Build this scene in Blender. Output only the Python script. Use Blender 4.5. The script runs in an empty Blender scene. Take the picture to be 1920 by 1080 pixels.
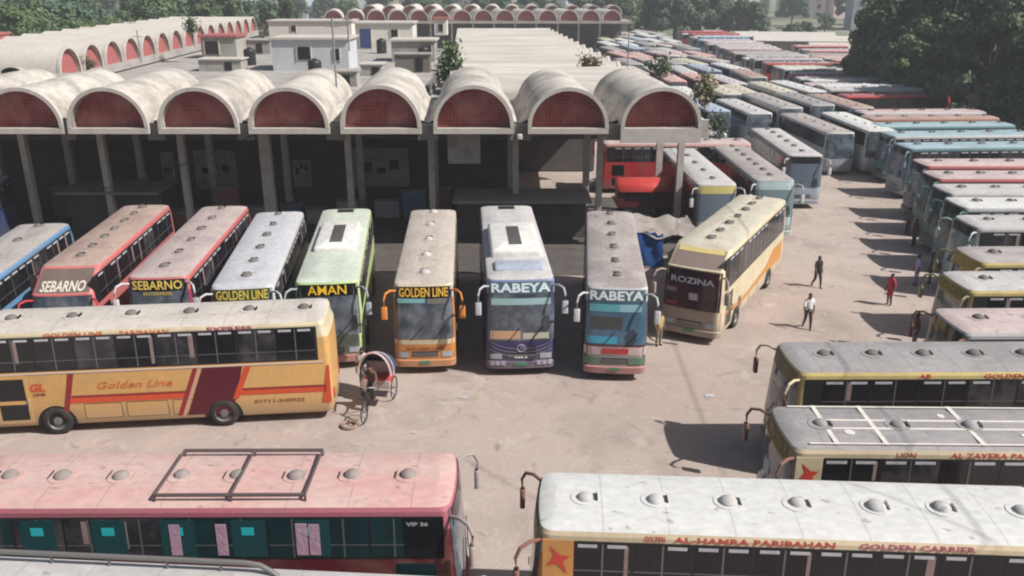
import bpy, bmesh, math, random
from mathutils import Vector, Matrix, noise
random.seed(7)
R = math.radians
SC = bpy.context.scene
COL = SC.collection

# ------------------------------------------------------------------ camera, world, sun
CAMH, PITCH, FPX = 14.8, 19.7, 1600.0
cd = bpy.data.cameras.new('camera'); cam = bpy.data.objects.new('camera', cd); COL.objects.link(cam)
cam.location = (0, 0, CAMH); cam.rotation_euler = (R(90 - PITCH), 0, 0)
cd.sensor_width = 36; cd.lens = FPX / 1920 * 36; cd.clip_start = 0.2; cd.clip_end = 4000
SC.camera = cam
SUN_EL, SUN_AZ = 46.0, 20.0            # azimuth: degrees the sun stands behind the +X axis, towards the camera
W = bpy.data.worlds.new('World'); SC.world = W; W.use_nodes = True
nt = W.node_tree; bg = nt.nodes['Background']
sky = nt.nodes.new('ShaderNodeTexSky'); sky.sky_type = 'NISHITA'; sky.sun_disc = False
sky.sun_elevation = R(SUN_EL); sky.sun_rotation = R(90 + SUN_AZ)
sky.dust_density = 3.0; sky.air_density = 1.2
nt.links.new(sky.outputs[0], bg.inputs[0]); bg.inputs[1].default_value = 0.055
sd = bpy.data.lights.new('sun', 'SUN'); so = bpy.data.objects.new('sun', sd); COL.objects.link(so)
sd.energy = 5.0; sd.angle = R(0.55); sd.color = (1.0, 0.965, 0.92)
sv = Vector((math.cos(R(SUN_EL)) * math.cos(R(SUN_AZ)), -math.cos(R(SUN_EL)) * math.sin(R(SUN_AZ)), math.sin(R(SUN_EL))))
so.rotation_euler = sv.to_track_quat('Z', 'Y').to_euler()
SC.view_settings.view_transform = 'Standard'; SC.view_settings.look = 'None'
SC.view_settings.exposure = 0.27; SC.view_settings.gamma = 1.0
SC.render.engine = 'CYCLES'
SC.cycles.pixel_filter_type = 'BLACKMAN_HARRIS'; SC.cycles.filter_width = 2.1
SC.cycles.volume_bounces = 1

# ------------------------------------------------------------------ helpers
cp, sp = math.cos(R(PITCH)), math.sin(R(PITCH))
def P(px, py, z=0.0):
    """where the line of sight of a photo pixel (1920 wide) meets the height z"""
    a = (px - 960) / FPX; b = (540 - py) / FPX
    d = Vector((a, cp + b * sp, -sp + b * cp))
    t = (z - CAMH) / d.z
    return Vector((d.x * t, d.y * t, z))

MATS = {}
def mat(name, col, rough=0.6, metal=0.0, dirt=0.0, dirtcol=(0.16, 0.13, 0.11), scale=1.5, spec=0.5, bump=0.0, streak=None, coat=0.0, fine=0.0, seam=False, skirt=False):
    if name in MATS: return MATS[name]
    m = bpy.data.materials.new(name); m.use_nodes = True; n = m.node_tree.nodes; l = m.node_tree.links
    b = n['Principled BSDF']; b.inputs['Roughness'].default_value = rough; b.inputs['Metallic'].default_value = metal
    b.inputs['Base Color'].default_value = (*col, 1); b.inputs['Specular IOR Level'].default_value = spec
    b.inputs['Coat Weight'].default_value = coat
    if dirt > 0 or bump > 0 or fine > 0:
        tc = n.new('ShaderNodeTexCoord'); oi = n.new('ShaderNodeObjectInfo')
        ad = n.new('ShaderNodeVectorMath'); ad.operation = 'MULTIPLY_ADD'
        cb = n.new('ShaderNodeCombineXYZ')
        mu = n.new('ShaderNodeMath'); mu.operation = 'MULTIPLY'; mu.inputs[1].default_value = 37.0
        l.new(oi.outputs['Random'], mu.inputs[0]); l.new(mu.outputs[0], cb.inputs[0]); l.new(mu.outputs[0], cb.inputs[1])
        l.new(tc.outputs['Object'], ad.inputs[0]); ad.inputs[1].default_value = streak or (1, 1, 1); l.new(cb.outputs[0], ad.inputs[2])
        nz = n.new('ShaderNodeTexNoise'); nz.inputs['Scale'].default_value = scale; nz.inputs['Detail'].default_value = 7
        nz.inputs['Roughness'].default_value = 0.62
        l.new(ad.outputs[0], nz.inputs['Vector'])
        cur = None
        if dirt > 0:
            mr = n.new('ShaderNodeMapRange'); mr.inputs[1].default_value = 0.42; mr.inputs[2].default_value = 0.72
            mr.inputs[3].default_value = 0; mr.inputs[4].default_value = dirt
            l.new(nz.outputs['Fac'], mr.inputs[0])
            mx = n.new('ShaderNodeMix'); mx.data_type = 'RGBA'
            mx.inputs['A'].default_value = (*col, 1); mx.inputs['B'].default_value = (*dirtcol, 1)
            l.new(mr.outputs[0], mx.inputs['Factor']); cur = mx.outputs['Result']
        if fine > 0:
            n2 = n.new('ShaderNodeTexNoise'); n2.inputs['Scale'].default_value = scale * 7; n2.inputs['Detail'].default_value = 4
            l.new(ad.outputs[0], n2.inputs['Vector'])
            r2 = n.new('ShaderNodeMapRange'); r2.inputs[1].default_value = 0.3; r2.inputs[2].default_value = 0.7
            r2.inputs[3].default_value = 1 - fine; r2.inputs[4].default_value = 1 + fine * 0.4
            l.new(n2.outputs['Fac'], r2.inputs[0])
            hs = n.new('ShaderNodeHueSaturation'); hs.inputs['Color'].default_value = (*col, 1)
            if cur: l.new(cur, hs.inputs['Color'])
            l.new(r2.outputs[0], hs.inputs['Value']); cur = hs.outputs[0]
        if skirt:  # road dust thrown up on the lower panels
            sx = n.new('ShaderNodeSeparateXYZ'); l.new(tc.outputs['Object'], sx.inputs[0])
            k1 = n.new('ShaderNodeMath'); k1.operation = 'MULTIPLY_ADD'; k1.inputs[1].default_value = 1.3; l.new(nz.outputs['Fac'], k1.inputs[0]); l.new(sx.outputs[2], k1.inputs[2])
            k2 = n.new('ShaderNodeMapRange'); k2.inputs[1].default_value = .9; k2.inputs[2].default_value = 1.9; k2.inputs[3].default_value = .6; k2.inputs[4].default_value = 0; l.new(k1.outputs[0], k2.inputs[0])
            k3 = n.new('ShaderNodeMix'); k3.data_type = 'RGBA'; k3.inputs['B'].default_value = (.27, .215, .18, 1)
            l.new(k2.outputs[0], k3.inputs['Factor']); l.new(cur, k3.inputs['A']); cur = k3.outputs['Result']
        if seam:   # sheet joints across the roof, dust lying along them
            sx = n.new('ShaderNodeSeparateXYZ'); l.new(tc.outputs['Object'], sx.inputs[0])
            dv = n.new('ShaderNodeMath'); dv.operation = 'MULTIPLY_ADD'; dv.inputs[1].default_value = .71; l.new(sx.outputs[0], dv.inputs[0]); l.new(oi.outputs['Random'], dv.inputs[2])
            fr = n.new('ShaderNodeMath'); fr.operation = 'FRACT'; l.new(dv.outputs[0], fr.inputs[0])
            sb = n.new('ShaderNodeMath'); sb.operation = 'SUBTRACT'; sb.inputs[1].default_value = .5; l.new(fr.outputs[0], sb.inputs[0])
            ab = n.new('ShaderNodeMath'); ab.operation = 'ABSOLUTE'; l.new(sb.outputs[0], ab.inputs[0])
            m3 = n.new('ShaderNodeMapRange'); m3.inputs[1].default_value = 0.0; m3.inputs[2].default_value = .018; m3.inputs[3].default_value = .55; m3.inputs[4].default_value = 0
            l.new(ab.outputs[0], m3.inputs[0])
            m4 = n.new('ShaderNodeMix'); m4.data_type = 'RGBA'; m4.inputs['B'].default_value = (*[c * .45 for c in col], 1)
            l.new(m3.outputs[0], m4.inputs['Factor']); l.new(cur, m4.inputs['A']); cur = m4.outputs['Result']
            # small stain spots
            vo = n.new('ShaderNodeTexNoise'); vo.inputs['Scale'].default_value = 3.2; vo.inputs['Detail'].default_value = 2; l.new(ad.outputs[0], vo.inputs['Vector'])
            m5 = n.new('ShaderNodeMapRange'); m5.inputs[1].default_value = .66; m5.inputs[2].default_value = .72; m5.inputs[3].default_value = 0; m5.inputs[4].default_value = .5
            l.new(vo.outputs['Fac'], m5.inputs[0])
            m6 = n.new('ShaderNodeMix'); m6.data_type = 'RGBA'; m6.inputs['B'].default_value = (.16, .135, .115, 1)
            l.new(m5.outputs[0], m6.inputs['Factor']); l.new(cur, m6.inputs['A']); cur = m6.outputs['Result']
        if cur: l.new(cur, b.inputs['Base Color'])
        if bump > 0:
            bp = n.new('ShaderNodeBump'); bp.inputs['Strength'].default_value = bump; bp.inputs['Distance'].default_value = 0.05
            l.new(nz.outputs['Fac'], bp.inputs['Height']); l.new(bp.outputs[0], b.inputs['Normal'])
    MATS[name] = m
    return m

class MB:
    def __init__(s): s.v = []; s.f = []; s.m = []; s.mats = []
    def mi(s, m):
        if m not in s.mats: s.mats.append(m)
        return s.mats.index(m)
    def add(s, vs, fs, m):
        o = len(s.v); k = s.mi(m); s.v += [tuple(x) for x in vs]
        for f in fs: s.f.append([o + i for i in f]); s.m.append(k)
    def box(s, c, d, m, rz=0.0, taper=1.0, rot=None):
        M = rot or Matrix.Rotation(rz, 3, 'Z'); vs = []
        for z in (-1, 1):
            t = taper if z > 0 else 1
            for x, y in ((-1, -1), (1, -1), (1, 1), (-1, 1)):
                vs.append(Vector(c) + M @ Vector((x * d[0] / 2 * t, y * d[1] / 2 * t, z * d[2] / 2)))
        s.add(vs, [(3, 2, 1, 0), (4, 5, 6, 7), (0, 1, 5, 4), (1, 2, 6, 5), (2, 3, 7, 6), (3, 0, 4, 7)], m)
    def rbox(s, c, d, m, r=0.05, n=3):
        """box with rounded vertical edges and eased top"""
        loops = []; x2, y2 = d[0] / 2, d[1] / 2
        for z, ins in ((-d[2] / 2, 0), (d[2] / 2 - r, 0), (d[2] / 2 - r * .3, r * .3), (d[2] / 2, r)):
            lp = []
            for cx, cy, a0 in ((x2, y2, 0), (-x2, y2, 90), (-x2, -y2, 180), (x2, -y2, 270)):
                for k in range(n + 1):
                    a = R(a0 + 90 * k / n); rr = r
                    lp.append((c[0] + cx - math.copysign(r + ins, cx) + rr * math.cos(a) + 0,
                               c[1] + cy - math.copysign(r + ins, cy) + rr * math.sin(a), c[2] + z))
            loops.append(lp)
        s.loft(loops, m, True, True)
    def loft(s, loops, m, cap0=False, cap1=False, closed=True):
        n = len(loops[0]); vs = [p for lp in loops for p in lp]; fs = []
        for i in range(len(loops) - 1):
            for j in range(n if closed else n - 1):
                a = i * n + j; b = i * n + (j + 1) % n
                fs.append((a, b, b + n, a + n))
        if cap0: fs.append(tuple(reversed(range(n))))
        if cap1: fs.append(tuple((len(loops) - 1) * n + j for j in range(n)))
        s.add(vs, fs, m)
    def tube(s, pts, r, m, n=7, closed=False):
        pts = [Vector(p) for p in pts]; loops = []; N = len(pts)
        rr = r if isinstance(r, (list, tuple)) else [r] * N
        for i, p in enumerate(pts):
            if closed: t = pts[(i + 1) % N] - pts[i - 1]
            else: t = pts[min(i + 1, N - 1)] - pts[max(i - 1, 0)]
            t = t.normalized() if t.length > 1e-9 else Vector((0, 0, 1))
            u = t.cross(Vector((0, 0, 1)))
            if u.length < 1e-3: u = t.cross(Vector((0, 1, 0)))
            u.normalize(); w = t.cross(u)
            loops.append([p + rr[i] * (math.cos(2 * math.pi * k / n) * u + math.sin(2 * math.pi * k / n) * w) for k in range(n)])
        if closed: loops.append(loops[0]); s.loft(loops, m)
        else: s.loft(loops, m, True, True)
    def cyl(s, c, r, h, m, axis='Z', n=20, r2=None):
        c = Vector(c); r2 = r if r2 is None else r2; lo = []
        for q, rad in ((-h / 2, r), (h / 2, r2)):
            lp = []
            for k in range(n):
                a = 2 * math.pi * k / n; x, y = rad * math.cos(a), rad * math.sin(a)
                lp.append(c + (Vector((x, y, q)) if axis == 'Z' else Vector((x, q, -y)) if axis == 'Y' else Vector((q, x, y))))
            lo.append(lp)
        s.loft(lo, m, True, True)
    def dome(s, c, rx, ry, rz, m, n=14, k=5, full=False):
        loops = []
        a0 = -90 if full else 0
        for i in range(k + 1):
            e = R(a0 + (89 - a0) * i / k)
            loops.append([(c[0] + rx * math.cos(e) * math.cos(2 * math.pi * j / n), c[1] + ry * math.cos(e) * math.sin(2 * math.pi * j / n), c[2] + rz * math.sin(e)) for j in range(n)])
        s.loft(loops, m, full, True)
    def build(s, name, parent=None, smooth=False, loc=None):
        me = bpy.data.meshes.new(name); me.from_pydata(s.v, [], s.f)
        for m in s.mats: me.materials.append(m)
        me.polygons.foreach_set('material_index', s.m)
        if smooth is not False:
            me.polygons.foreach_set('use_smooth', [True] * len(s.f))
            try: me.set_sharp_from_angle(angle=R(35 if smooth is True else smooth))
            except Exception: pass
        me.update()
        o = bpy.data.objects.new(name, me); COL.objects.link(o)
        if parent: o.parent = parent
        if loc is not None: o.location = loc
        return o

def tag(o, label=None, cat=None, group=None, kind=None):
    if label: o['label'] = label
    if cat: o['category'] = cat
    if group: o['group'] = group
    if kind: o['kind'] = kind
    return o
def empty(name, loc=(0, 0, 0), rz=0.0):
    o = bpy.data.objects.new(name, None); COL.objects.link(o); o.location = loc; o.rotation_euler = (0, 0, rz)
    o.empty_display_size = 0.5
    return o
def copy_tree(o, parent=None):
    c = o.copy(); COL.objects.link(c)
    if parent: c.parent = parent; c.matrix_parent_inverse = o.matrix_parent_inverse
    for ch in o.children: copy_tree(ch, c)
    return c
TXT = {}
def text_geo(s, bold=0.0, shear=0.0):
    """text as (verts, faces), height 1, centred at x=0, baseline 0"""
    key = (s, bold, shear)
    if key in TXT: return TXT[key]
    cu = bpy.data.curves.new('t', 'FONT'); cu.body = s; cu.size = 1.0; cu.align_x = 'CENTER'; cu.offset = bold; cu.shear = shear
    cu.resolution_u = 2
    ob = bpy.data.objects.new('t', cu); COL.objects.link(ob)
    dg = bpy.context.evaluated_depsgraph_get(); dg.update()
    me = bpy.data.meshes.new_from_object(ob.evaluated_get(dg))
    vs = [v.co.copy() for v in me.vertices]; fs = [tuple(p.vertices) for p in me.polygons]
    bpy.data.objects.remove(ob); bpy.data.curves.remove(cu); bpy.data.meshes.remove(me)
    x0 = min(v.x for v in vs); x1 = max(v.x for v in vs); y0 = min(v.y for v in vs); y1 = max(v.y for v in vs)
    out = ([((v.x - (x0 + x1) / 2) / (x1 - x0), (v.y - y0) / (y1 - y0)) for v in vs], fs)   # x in -.5..+.5, y in 0..1
    TXT[key] = out
    return out

# ------------------------------------------------------------------ shared materials
glass = mat('bus_glass', (0.008, 0.009, 0.012), 0.12, spec=0.5, dirt=0.5, dirtcol=(0.035, 0.03, 0.03), scale=0.8)
glass_dim = mat('tinted_glass', (0.009, 0.008, 0.011), 0.2, spec=0.4, dirt=0.4, dirtcol=(0.03, 0.026, 0.03), scale=0.9)
shieldg = mat('windscreen_glass', (0.045, 0.06, 0.078), 0.1, spec=0.8, dirt=0.9, dirtcol=(0.20, 0.23, 0.27), scale=1.3)  # bluish pale patches are reflections put into the colour
tealglass = mat('teal_glass', (0.01, 0.055, 0.06), 0.15, spec=0.6)
rubber = mat('rubber', (0.018, 0.017, 0.017), 0.85, dirt=0.5, dirtcol=(0.09, 0.075, 0.065), scale=3)
rimm = mat('rim_steel', (0.20, 0.19, 0.18), 0.55, 0.4, dirt=0.6, scale=5)
black = mat('black_trim', (0.012, 0.012, 0.013), 0.5)
dark = mat('dark_gap', (0.008, 0.008, 0.008), 0.9)
lampg = mat('headlamp_glass', (0.34, 0.36, 0.38), 0.1, spec=0.8)
chrome = mat('chrome_trim', (0.5, 0.5, 0.52), 0.3, 0.7)
palestrip = mat('pale_offwhite', (0.46, 0.46, 0.49), 0.5, dirt=0.5, dirtcol=(.25, .25, .26), scale=4)
alu = mat('window_rail', (0.16, 0.16, 0.165), 0.45, 0.5)

glass_hi = mat('glass_painted_reflection', (.02, .02, .024), .14, spec=.6, dirt=.8, dirtcol=(.10, .09, .10), scale=1.6)  # lighter grey blotches in the colour stand for reflections
curt = mat('curtain_dusty', (.26, .18, .17), .9, dirt=.5, dirtcol=(.12, .09, .09), scale=5)
def paint(name, col, dirt=0.35):
    return mat('paint_' + name, col, 0.42, dirt=dirt, dirtcol=(0.24, 0.19, 0.15), scale=1.2, spec=0.4, coat=0.1, fine=0.08, skirt=True)
def roofm(name, col, dirt=0.75, dc=None):
    col = tuple(c * .84 for c in col)
    return mat('roof_' + name, col, 0.75, dirt=dirt, dirtcol=dc or tuple(c * 0.58 for c in col), scale=0.7, fine=0.13, spec=0.25, bump=0.15, streak=(0.8, 1.3, 1), seam=True)

# ------------------------------------------------------------------ bus
class Spec:
    def __init__(s, **k):
        s.L = 11.9; s.W = 2.5; s.H = 3.75; s.fs = 0.0; s.fh = 0.45
        s.paint = None; s.front = None; s.roof = None; s.trim = None; s.lower = None
        s.sign = None; s.signc = (0.75, 0.5, 0.05); s.signbg = None; s.signbold = 0.02
        s.film = None; s.mirror = None; s.arm = None; s.vents = 6; s.ventstyle = 'cowl'; s.ac = None; s.glass = None
        s.strip = None; s.winz = None; s.blinds = True; s.nwin = 7; s.extra = None; s.shield = None; s.y_ext = 0
        s.__dict__.update(k)

def prof(S):
    H = S.H
    if S.fs > 0:
        return [(.36, -.10), (.5, 0), (1.5, .02), (H - S.fh - .32, -.08), (H - S.fh, -.14), (H - .07, -.18 - S.fs), (H, -.32 - S.fs)]
    return [(.36, -.10), (.5, 0), (1.5, .02), (H - .55, -.10), (H - .14, -.15), (H - .05, -.2), (H, -.34)]
def lerp_prof(pr, z):
    if z <= pr[0][0]: return pr[0][1]
    for (a, xa), (b, xb) in zip(pr, pr[1:]):
        if z <= b: return xa + (xb - xa) * (z - a) / (b - a)
    return pr[-1][1]
def corner(u):
    t = max(0.0, (abs(u) - .80) / .20)
    return -.09 * u * u - .26 * (1 - math.sqrt(max(0, 1 - min(t, 1) ** 2)))
def fx(S, u, z): return S.L / 2 + lerp_prof(prof(S), z) + corner(u)
def inset(S, z):
    H = S.H; tb = [(0, .0), (.36, .05), (.5, 0.0), (2.3, 0), (H - .16, .05), (H - .06, .09), (H, .22)]
    return lerp_prof(tb, z)
US = [-1, -.99, -.965, -.93, -.88, -.8, -.6, -.3, 0, .3, .6, .8, .88, .93, .965, .99, 1]
def loop(S, z, zx=None):
    ins = inset(S, z); hw = S.W / 2 - ins; lp = []
    for u in US: lp.append((fx(S, u, z), u * hw, z))
    rx = -S.L / 2 + ins * .9 + (0.10 if z > S.H - .4 else 0.0)
    for u in reversed(US): lp.append((rx - corner(u) * .7, u * hw, z))
    return lp

def quad_on_side(mb, S, side, pts, off, m):
    """polygon given as (x, z) on the side wall"""
    vs = []
    for x, z in pts: vs.append((x, side * (S.W / 2 - inset(S, z) + off), z))
    f = list(range(len(vs)))
    mb.add(vs, [f if side < 0 else f[::-1]], m)
def side_panel(mb, S, side, x0, x1, z0, z1, off, m, th=None, n=1):
    """panel with thickness lying on the side wall"""
    for a in range(n):
        za, zb = z0 + (z1 - z0) * a / n, z0 + (z1 - z0) * (a + 1) / n
        ya, yb = S.W / 2 - inset(S, za), S.W / 2 - inset(S, zb)
        t = -0.03
        o = [(x0, za, ya + t), (x1, za, ya + t), (x1, zb, yb + t), (x0, zb, yb + t), (x0, za, ya + off), (x1, za, ya + off), (x1, zb, yb + off), (x0, zb, yb + off)]
        vs = [(x, side * y, z) for x, z, y in o]
        fs = [(4, 7, 6, 5), (0, 4, 5, 1), (1, 5, 6, 2), (2, 6, 7, 3), (3, 7, 4, 0)]
        if side < 0: fs = [tuple(reversed(f)) for f in fs]
        mb.add(vs, fs, m)
def front_patch(mb, S, u0, u1, z0, z1, off, m, nu=10, nz=4, shape=None):
    vs = []; fs = []
    for j in range(nz + 1):
        v = j / nz
        for i in range(nu + 1):
            a = i / nu; uu0, uu1, zz0, zz1 = u0, u1, z0, z1
            if shape: uu0, uu1, zz0, zz1 = shape(a, v, u0, u1, z0, z1)
            u = uu0 + (uu1 - uu0) * a; z = zz0 + (zz1 - zz0) * v
            vs.append((fx(S, u, z) + off, u * (S.W / 2 - inset(S, z) + off * (abs(u) > .9)), z))
    for j in range(nz):
        for i in range(nu):
            a = j * (nu + 1) + i; fs.append((a, a + 1, a + nu + 2, a + nu + 1))
    mb.add(vs, fs, m)
def front_text(mb, S, s, uc, z0, w, h, off, m, bold=0.03, shear=0):
    vs, fs = text_geo(s, bold, shear); out = []
    for x, y in vs:
        Y = uc * S.W / 2 + x * w; u = max(-1, min(1, Y / (S.W / 2))); z = z0 + y * h
        out.append((fx(S, u, z) + off, Y, z))
    mb.add(out, fs, m)
def side_text(mb, S, side, s, xc, z0, w, h, off, m, bold=0.03, shear=0):
    vs, fs = text_geo(s, bold, shear); out = []
    for x, y in vs:
        z = z0 + y * h
        out.append((xc - side * x * w, side * (S.W / 2 - inset(S, z) + off), z))
    mb.add(out, fs, m)

def make_bus(S, hi=True, sides=(1, -1)):
    root = empty('bus'); L, Wd, H = S.L, S.W, S.H
    g = S.glass or glass; pm = S.paint; fm = S.front or pm; tm = S.trim or pm
    zw0, zw1 = S.winz or (2.38, H - .27)
    levels = [.36, .5, 1.0, 1.5, 2.3, H - .62]
    if S.fs > 0: levels = [.36, .5, 1.0, 1.5, 2.3, H - S.fh - .32]
    b = MB()
    # body: lower skirt colour, then paint
    lows = [loop(S, z) for z in levels]
    if S.lower: b.loft(lows[:3], S.lower, True); b.loft(lows[2:], pm)
    else: b.loft(lows, pm, True)
    body = b.build('body', root, 40)
    # roof shell with trim band
    zt = ([H - S.fh - .32, H - S.fh, H - S.fh * .5] if S.fs > 0 else [H - .62, H - .35]) + [H - .16]
    b = MB(); b.loft([loop(S, z) for z in zt], tm)
    upper = [loop(S, H - .16), loop(S, H - .06), loop(S, H)]
    c1 = []
    for (x, y, z) in loop(S, H): c1.append((x * .96, y * .45, H + .035))
    b.loft(upper[:2], tm); b.loft([upper[1], upper[2], c1], S.roof); b.add(c1, [tuple(range(len(c1)))], S.roof)
    roof = None
    if not hi:
        for k in range(S.vents):
            x = -L / 2 + L * (k + .75) / (S.vents + .4)
            b.dome((x, 0, H + .02), .26, .24, .15, S.roof, 8, 3)
    roof = b.build('roof', root, 40)
    # windscreen
    b = MB(); ztop = H - .13 if S.fs == 0 else H - S.fh - .05
    front_patch(b, S, -.94, .94, 1.52, ztop, .012, S.shield or shieldg, 16, 5)
    ws = b.build('windshield', root, True)
    # side glass
    for sd_ in sides:
        b = MB()
        side_panel(b, S, sd_, -L / 2 + .45, L / 2 - .42, zw0, zw1, .006, black if hi else g, n=2)
        wb = b.build('window_band', root)
        if hi:
            n = S.nwin; x0, x1 = -L / 2 + .52, L / 2 - .95; dx = (x1 - x0) / n
            for k in range(n):
                b = MB(); xa, xb = x0 + dx * k + .03, x0 + dx * (k + 1) - .03
                gm_ = random.choices((g, glass_hi), (3, 1.3))[0]
                side_panel(b, S, sd_, xa, xb, zw0 + .05, zw1 - .04, .012, gm_, n=2)
                if random.random() < .35:
                    xc_ = random.choice((xa + .06, (xa + xb) / 2 - .16)); side_panel(b, S, sd_, xc_, xc_ + random.uniform(.08, .2), zw0 + .1 + random.uniform(0, .4), zw1 - .1, .0145, curt)
                xm = (xa + xb) / 2
                side_panel(b, S, sd_, xm - .02, xm + .02, zw0 + .05, zw1 - .05, .018, alu)
                side_panel(b, S, sd_, xa, xb, zw0 + .36, zw0 + .385, .017, alu)
                if S.blinds:  # short pale strips along the window tops
                    for q0, q1 in ((xa + .1, xm - .1), (xm + .12, xb - .08)):
                        if random.random() < .85: side_panel(b, S, sd_, q0, q1, zw1 - .15, zw1 - .075, .020, palestrip)
                b.build('side_window', root)
    if not hi:
        b = MB()
        for ax in (L / 2 - 2.6, -L / 2 + 3.1):
            for q in (1, -1): b.cyl((ax, q * (Wd / 2 - .12), .5), .5, .28, rubber, 'Y', 12)
        b.build('wheels', root, True)
        return root
    # driver's side window ahead of the passenger band, door on the left side
    if 1 in sides:
        b = MB(); side_panel(b, S, 1, L / 2 - 1.9, L / 2 - .75, .5, 2.3, .008, pm)
        d = b.build('door', root)
        b = MB(); side_panel(b, S, 1, L / 2 - 1.78, L / 2 - .87, 1.35, 2.15, .014, g); side_panel(b, S, 1, L / 2 - 1.78, L / 2 - .87, .62, 1.2, .014, g)
        b.build('door_window', d)
        b = MB(); b.box((L / 2 - 1.83, Wd / 2 + .03, 1.28), (.03, .04, .3), chrome); b.build('handle', d)
    if -1 in sides:
        b = MB(); side_panel(b, S, -1, L / 2 - 1.5, L / 2 - .6, 1.5, 2.25, .012, g); b.build('driver_window', root)
    for sd_ in sides:
        for xa, xb in ((-1.9, -.5), (-.35, 1.05), (1.2, 2.45)) if not getattr(S, 'nohatch', False) else ():
            b = MB(); side_panel(b, S, sd_, xa, xb, .55, 1.12, .004, dark); side_panel(b, S, sd_, xa + .02, xb - .02, .57, 1.10, .008, S.lower or pm); b.build('luggage_hatch', root)
    # wheel arches and wheels
    for ax in (L / 2 - 2.65, -L / 2 + getattr(S, 'ro', 3.15)):
        for q in (1, -1):
            b = MB(); n = 14; y = q * (Wd / 2 + .008)
            pts = [(ax + .66 * math.cos(math.pi * k / n), y, .38 + .72 * math.sin(math.pi * k / n)) for k in range(n + 1)]
            b.add(pts, [tuple(range(n + 1)) if q < 0 else tuple(reversed(range(n + 1)))], dark)
            b.build('wheel_arch', root)
            b = MB(); prs = [(.30, -.14), (.46, -.15), (.51, -.10), (.51, .06), (.47, .10), (.32, .09)]
            lo = []
            for r_, dy in prs: lo.append([(ax + r_ * math.cos(2 * math.pi * k / 24), q * (Wd / 2 - .05 + dy), .51 + r_ * math.sin(2 * math.pi * k / 24)) for k in range(24)])
            b.loft(lo, rubber)
            wh = b.build('wheel', root, 50)
            b = MB(); lo = []
            for r_, dy in ((.32, .085), (.29, .02), (.16, .0), (.14, .08), (.05, .09)):
                lo.append([(ax + r_ * math.cos(2 * math.pi * k / 20), q * (Wd / 2 - .05 + dy), .51 + r_ * math.sin(2 * math.pi * k / 20)) for k in range(20)])
            b.loft(lo, rimm, False, True); b.build('rim', wh, 50)
    # front face
    b = MB(); front_patch(b, S, -.985, .985, .5, 1.5, .010, fm, 16, 4); b.build('front_panel', root, True)
    b = MB()
    lo = []
    for z, o in ((.34, .02), (.36, .09), (.62, .10), (.66, .03)):
        lo.append([(fx(S, u, max(z, .5)) + o, u * (Wd / 2 + .01), z) for u in US])
    b.loft(lo, S.bumper if hasattr(S, 'bumper') else fm, closed=False); b.build('bumper', root, True)
    for q in (1, -1):
        b = MB()
        def shp(a, v, u0, u1, z0, z1): return (u0, u1, z0 + .06 * (1 - a), z1 - .05 * a)
        front_patch(b, S, q * .55, q * .88, .74, .98, .03, lampg, 5, 2) if q > 0 else front_patch(b, S, -.88, -.55, .74, .98, .03, lampg, 5, 2)
        b.build('headlight', root, True)
    b = MB(); front_patch(b, S, -.42, .42, .78, 1.0, .025, getattr(S, 'grille', None) or black, 8, 3)
    for k in range(3): front_patch(b, S, -.40, .40, .82 + k * .055, .835 + k * .055, .035, chrome, 8, 1)
    b.build('grille', root)
    b = MB(); front_patch(b, S, -.17, .17, .5, .64, .125, mat('plate_green', (.05, .22, .12), .5), 2, 1)
    pl = b.build('number_plate', root)
    # wipers, sun film, name board
    b = MB()
    for yy, sgn in ((-.55, 1), (.35, 1)):
        pts = [(fx(S, (yy + t * .5) / (Wd / 2), 1.5 + t * .55) + .045, yy + t * .5, 1.47 + t * .6) for t in (0, .33, .66, 1)]
        b.tube(pts, .014, black, 5)
    b.build('wiper', root)
    if S.fs > 0:
        b = MB(); front_patch(b, S, -.86, .86, H - S.fh + .05, H - .12, .012, S.signbg or glass, 14, 2)
        nb = b.build('name_board', root, True)
    else:
        b = MB(); front_patch(b, S, -.90, .90, H - .60, H - .14, .018, S.signbg or glass, 14, 2)
        nb = b.build('name_board', root, True)
    if S.sign:
        b = MB(); sm = mat('sign_%02d_%02d_%02d' % tuple(int(c * 99) for c in S.signc), S.signc, .5)
        if S.fs > 0: front_text(b, S, S.sign, 0, H - S.fh + .09, Wd * .70, S.fh * .36, .028, sm, S.signbold)
        else: front_text(b, S, S.sign, 0, H - .54, Wd * getattr(S, 'signw', .78), .37, .03, sm, S.signbold)
        b.build('lettering', nb)
    if getattr(S, 'sign2', None):
        b = MB(); sm = mat('sign2_%02d_%02d' % (int(S.signc2[0] * 99), int(S.signc2[2] * 99)), S.signc2, .5)
        zt2 = S.sign2z
        front_text(b, S, S.sign2, 0, zt2, Wd * S.sign2w, S.sign2h, .03, sm, .02); b.build('lettering', ws)
    if S.film:
        for (u0, u1, z0, z1, c) in S.film:
            b = MB(); front_patch(b, S, u0, u1, z0, z1, .022, mat('film_%02d_%02d_%02d' % tuple(int(q * 99) for q in c), c, .35), 6, 2)
            b.build('sun_visor', ws, True)
    # mirrors
    mc = S.mirror or fm; ac = S.arm or mc
    for q in (1, -1):
        zt_ = H - .32 if S.fs == 0 else H - S.fh - .25
        x0 = L / 2 - .25
        b = MB()
        pts = [(x0, q * (Wd / 2 - .12), zt_), (x0 + .22, q * (Wd / 2 + .08), zt_ + .08), (x0 + .42, q * (Wd / 2 + .24), zt_ + .02), (x0 + .52, q * (Wd / 2 + .30), zt_ - .2), (x0 + .50, q * (Wd / 2 + .30), zt_ - .5)]
        b.tube(pts, [.04, .045, .045, .04, .03], ac, 8)
        mr = b.build('mirror_arm', root, True)
        b = MB(); b.rbox((x0 + .5, q * (Wd / 2 + .30), zt_ - .72), (.13, .24, .52), mc, .05)
        b.build('mirror', mr, True)
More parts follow.
